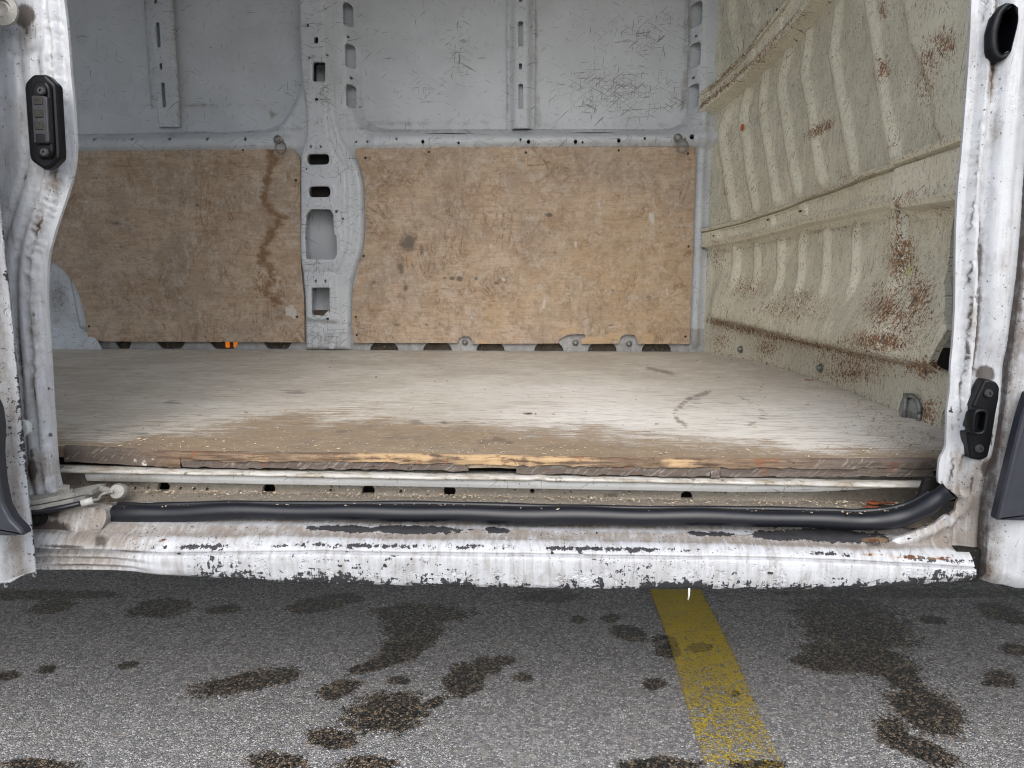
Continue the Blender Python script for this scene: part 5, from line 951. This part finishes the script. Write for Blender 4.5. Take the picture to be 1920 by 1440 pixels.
plain('front_light_block', np.linspace(1.0, 2.86, 4), np.linspace(.20, .6, 4), lambda a, b: (a * 0 + 2.6, a, b), M_UND)  # unseen panel added to block light entering under the front
plain('rear_light_block', np.linspace(1.0, 2.86, 4), np.linspace(.22, .54, 4), lambda a, b: (a * 0 - 3.26, a, b), M_UND)  # unseen panel added to keep light out from under the rear
plain('cab_wall', np.linspace(1.0, 2.86, 4), np.linspace(.45, 2.36, 4), lambda a, b: (a * 0 + 1.68, a, b), M_UND)

# ------------------------------------------------------------------ loose bits
def chips(name, pts, smin, smax, mat, label, up=None):
    V = []; F = []
    for p in pts:
        s = random.uniform(smin, smax) * (1 if random.random() < .85 else 1.7); l = s * random.uniform(1, 3.2); an = random.uniform(0, 6.28); c, sn = math.cos(an), math.sin(an); n0 = len(V); h = s * random.uniform(.3, .7)
        for dx, dy, dz in ((-l, -s, 0), (l, -s * .7, 0), (l * .8, s, 0), (-l * .9, s * .8, 0), (-l * .7, -s * .5, h), (l * .7, -s * .4, h * .7), (l * .6, s * .5, h), (-l * .7, s * .5, h * .8)): V.append((p[0] + (dx * c - dy * sn) / 2, p[1] + (dx * sn + dy * c) / 2, p[2] + dz))
        F += [tuple(n0 + i for i in f) for f in ((4, 5, 6, 7), (0, 1, 5, 4), (1, 2, 6, 5), (2, 3, 7, 6), (3, 0, 4, 7))]
    o = mesh_obj(name, V, F, mat, None, False); tag(o, label, kind='stuff'); return o
def mnb(name, c1, c2):
    n = NB(name); return n.done(n.mix(n.thr(n.noise(90, 3, .6), .4, .6), c1, c2), .85, spec=.2)
M_CH = mnb('pale_wood_crumb', (.52, .44, .33), (.34, .26, .17)); M_CD = mnb('dark_crumb', (.10, .07, .045), (.22, .17, .12))
pts = []
for _ in range(620):
    t = random.random(); y = 1.25 + 1.5 * t; d = abs(random.gauss(0, .035)) + .004; pts.append((float(bow(y)) - .012 - d, y, ZF + .001))
for _ in range(200): pts.append((.60 + random.gauss(0, .03), 1.30 + random.gauss(0, .06), ZF + .001))
for _ in range(260): x = random.uniform(-.76, .56); pts.append((x, float(fey(x)) + .012 + abs(random.gauss(0, .05)), ZF + .0012))
for _ in range(420): pts.append((random.uniform(-1.2, .6), random.uniform(1.15, 2.65), ZF + .0012))
pts = [q for q in pts if q[0] < float(bow(q[1])) - .035 and not (q[1] < 1.12 and q[0] > .56)]
chips('wood_crumbs', pts, .0008, .0022, M_CH, 'pale wood crumbs scattered over the load floor, thickest along the bulkhead')
pts = []
for _ in range(520): x = random.uniform(-.66, .55); pts.append((x, 1.098 - abs(random.gauss(0, .013)), .4845 + .002))
for _ in range(80): q = random.choice(spath[:-25]); pts.append((q[0] + random.uniform(-.01, .01), q[1] + random.uniform(-.008, .006), q[2] + .0122))
chips('step_grit', pts, .0007, .0018, M_CH, 'pale grit and shavings in the step well and on the seal')
pts = [(-.70 + random.gauss(0, .03), 1.06 + random.gauss(0, .012), .488) for _ in range(70)] + [(random.uniform(-.9, .55), random.uniform(1.2, 2.6), ZF + .001) for _ in range(70)]
chips('dark_grit', pts, .0008, .0022, M_CD, 'dark dirt crumbs on the load floor and by the roller arm')
# dead leaf in the step well, a dark clod and a red scrap on the floor, a paint drip under the sill
def leaf(name, c, s, mat, lab, cat, seed):
    n = 9; V = [(c[0] + s * (i / (n - 1) - .5) * 2, c[1] + s * .45 * (j / 4 - .5) * 2 * math.sin(math.pi * (i + .6) / n), c[2] + s * .25 * (fbm(i * .7, j * .9, seed, 2) - .1)) for i in range(n) for j in range(5)]
    F = [(i * 5 + j, i * 5 + j + 1, i * 5 + 6 + j, i * 5 + 5 + j) for i in range(n - 1) for j in range(4)]; V2 = [(x, y, z + .0006) for x, y, z in V]
    o = mesh_obj(name, V + V2, F + [tuple(k + len(V) for k in f) for f in F], mat, None, False); tag(o, lab, cat); return o
leaf('dry_leaf', onZ(1650, 945, .486), .020, mnb('brown_leaf', (.20, .065, .025), (.10, .035, .018)), 'curled brown dead leaf in the step well near the seal bend', 'leaf', 3)
leaf('dry_leaf', onZ(1632, 952, .486), .012, mnb('red_leaf', (.26, .07, .03), (.12, .04, .02)), 'small reddish leaf scrap beside the curled brown leaf', 'leaf', 5)
leaf('paper_scrap', onZ(1517, 713, ZF + .001), .012, mnb('red_scrap', (.60, .13, .06), (.40, .10, .06)), 'small red scrap on the floor along the bulkhead', 'scrap', 7)
leaf('dirt_clod', onZ(990, 776, ZF + .001), .010, M_CD, 'small dark clod in the middle of the load floor', 'clod', 9)
p = onY(1292, 1108, .97); q = onY(1290, 1125, .97); dr = tube('paint_drip', [p + [0, 0, .004], (p * .5 + q * .5) + [.0006, 0, 0], q], [.0016, .0013, .0010], m_plain('white_drip', (.75, .74, .70), .5), None, 6); tag(dr, 'thin white drip hanging from the sill over the yellow line', 'drip')
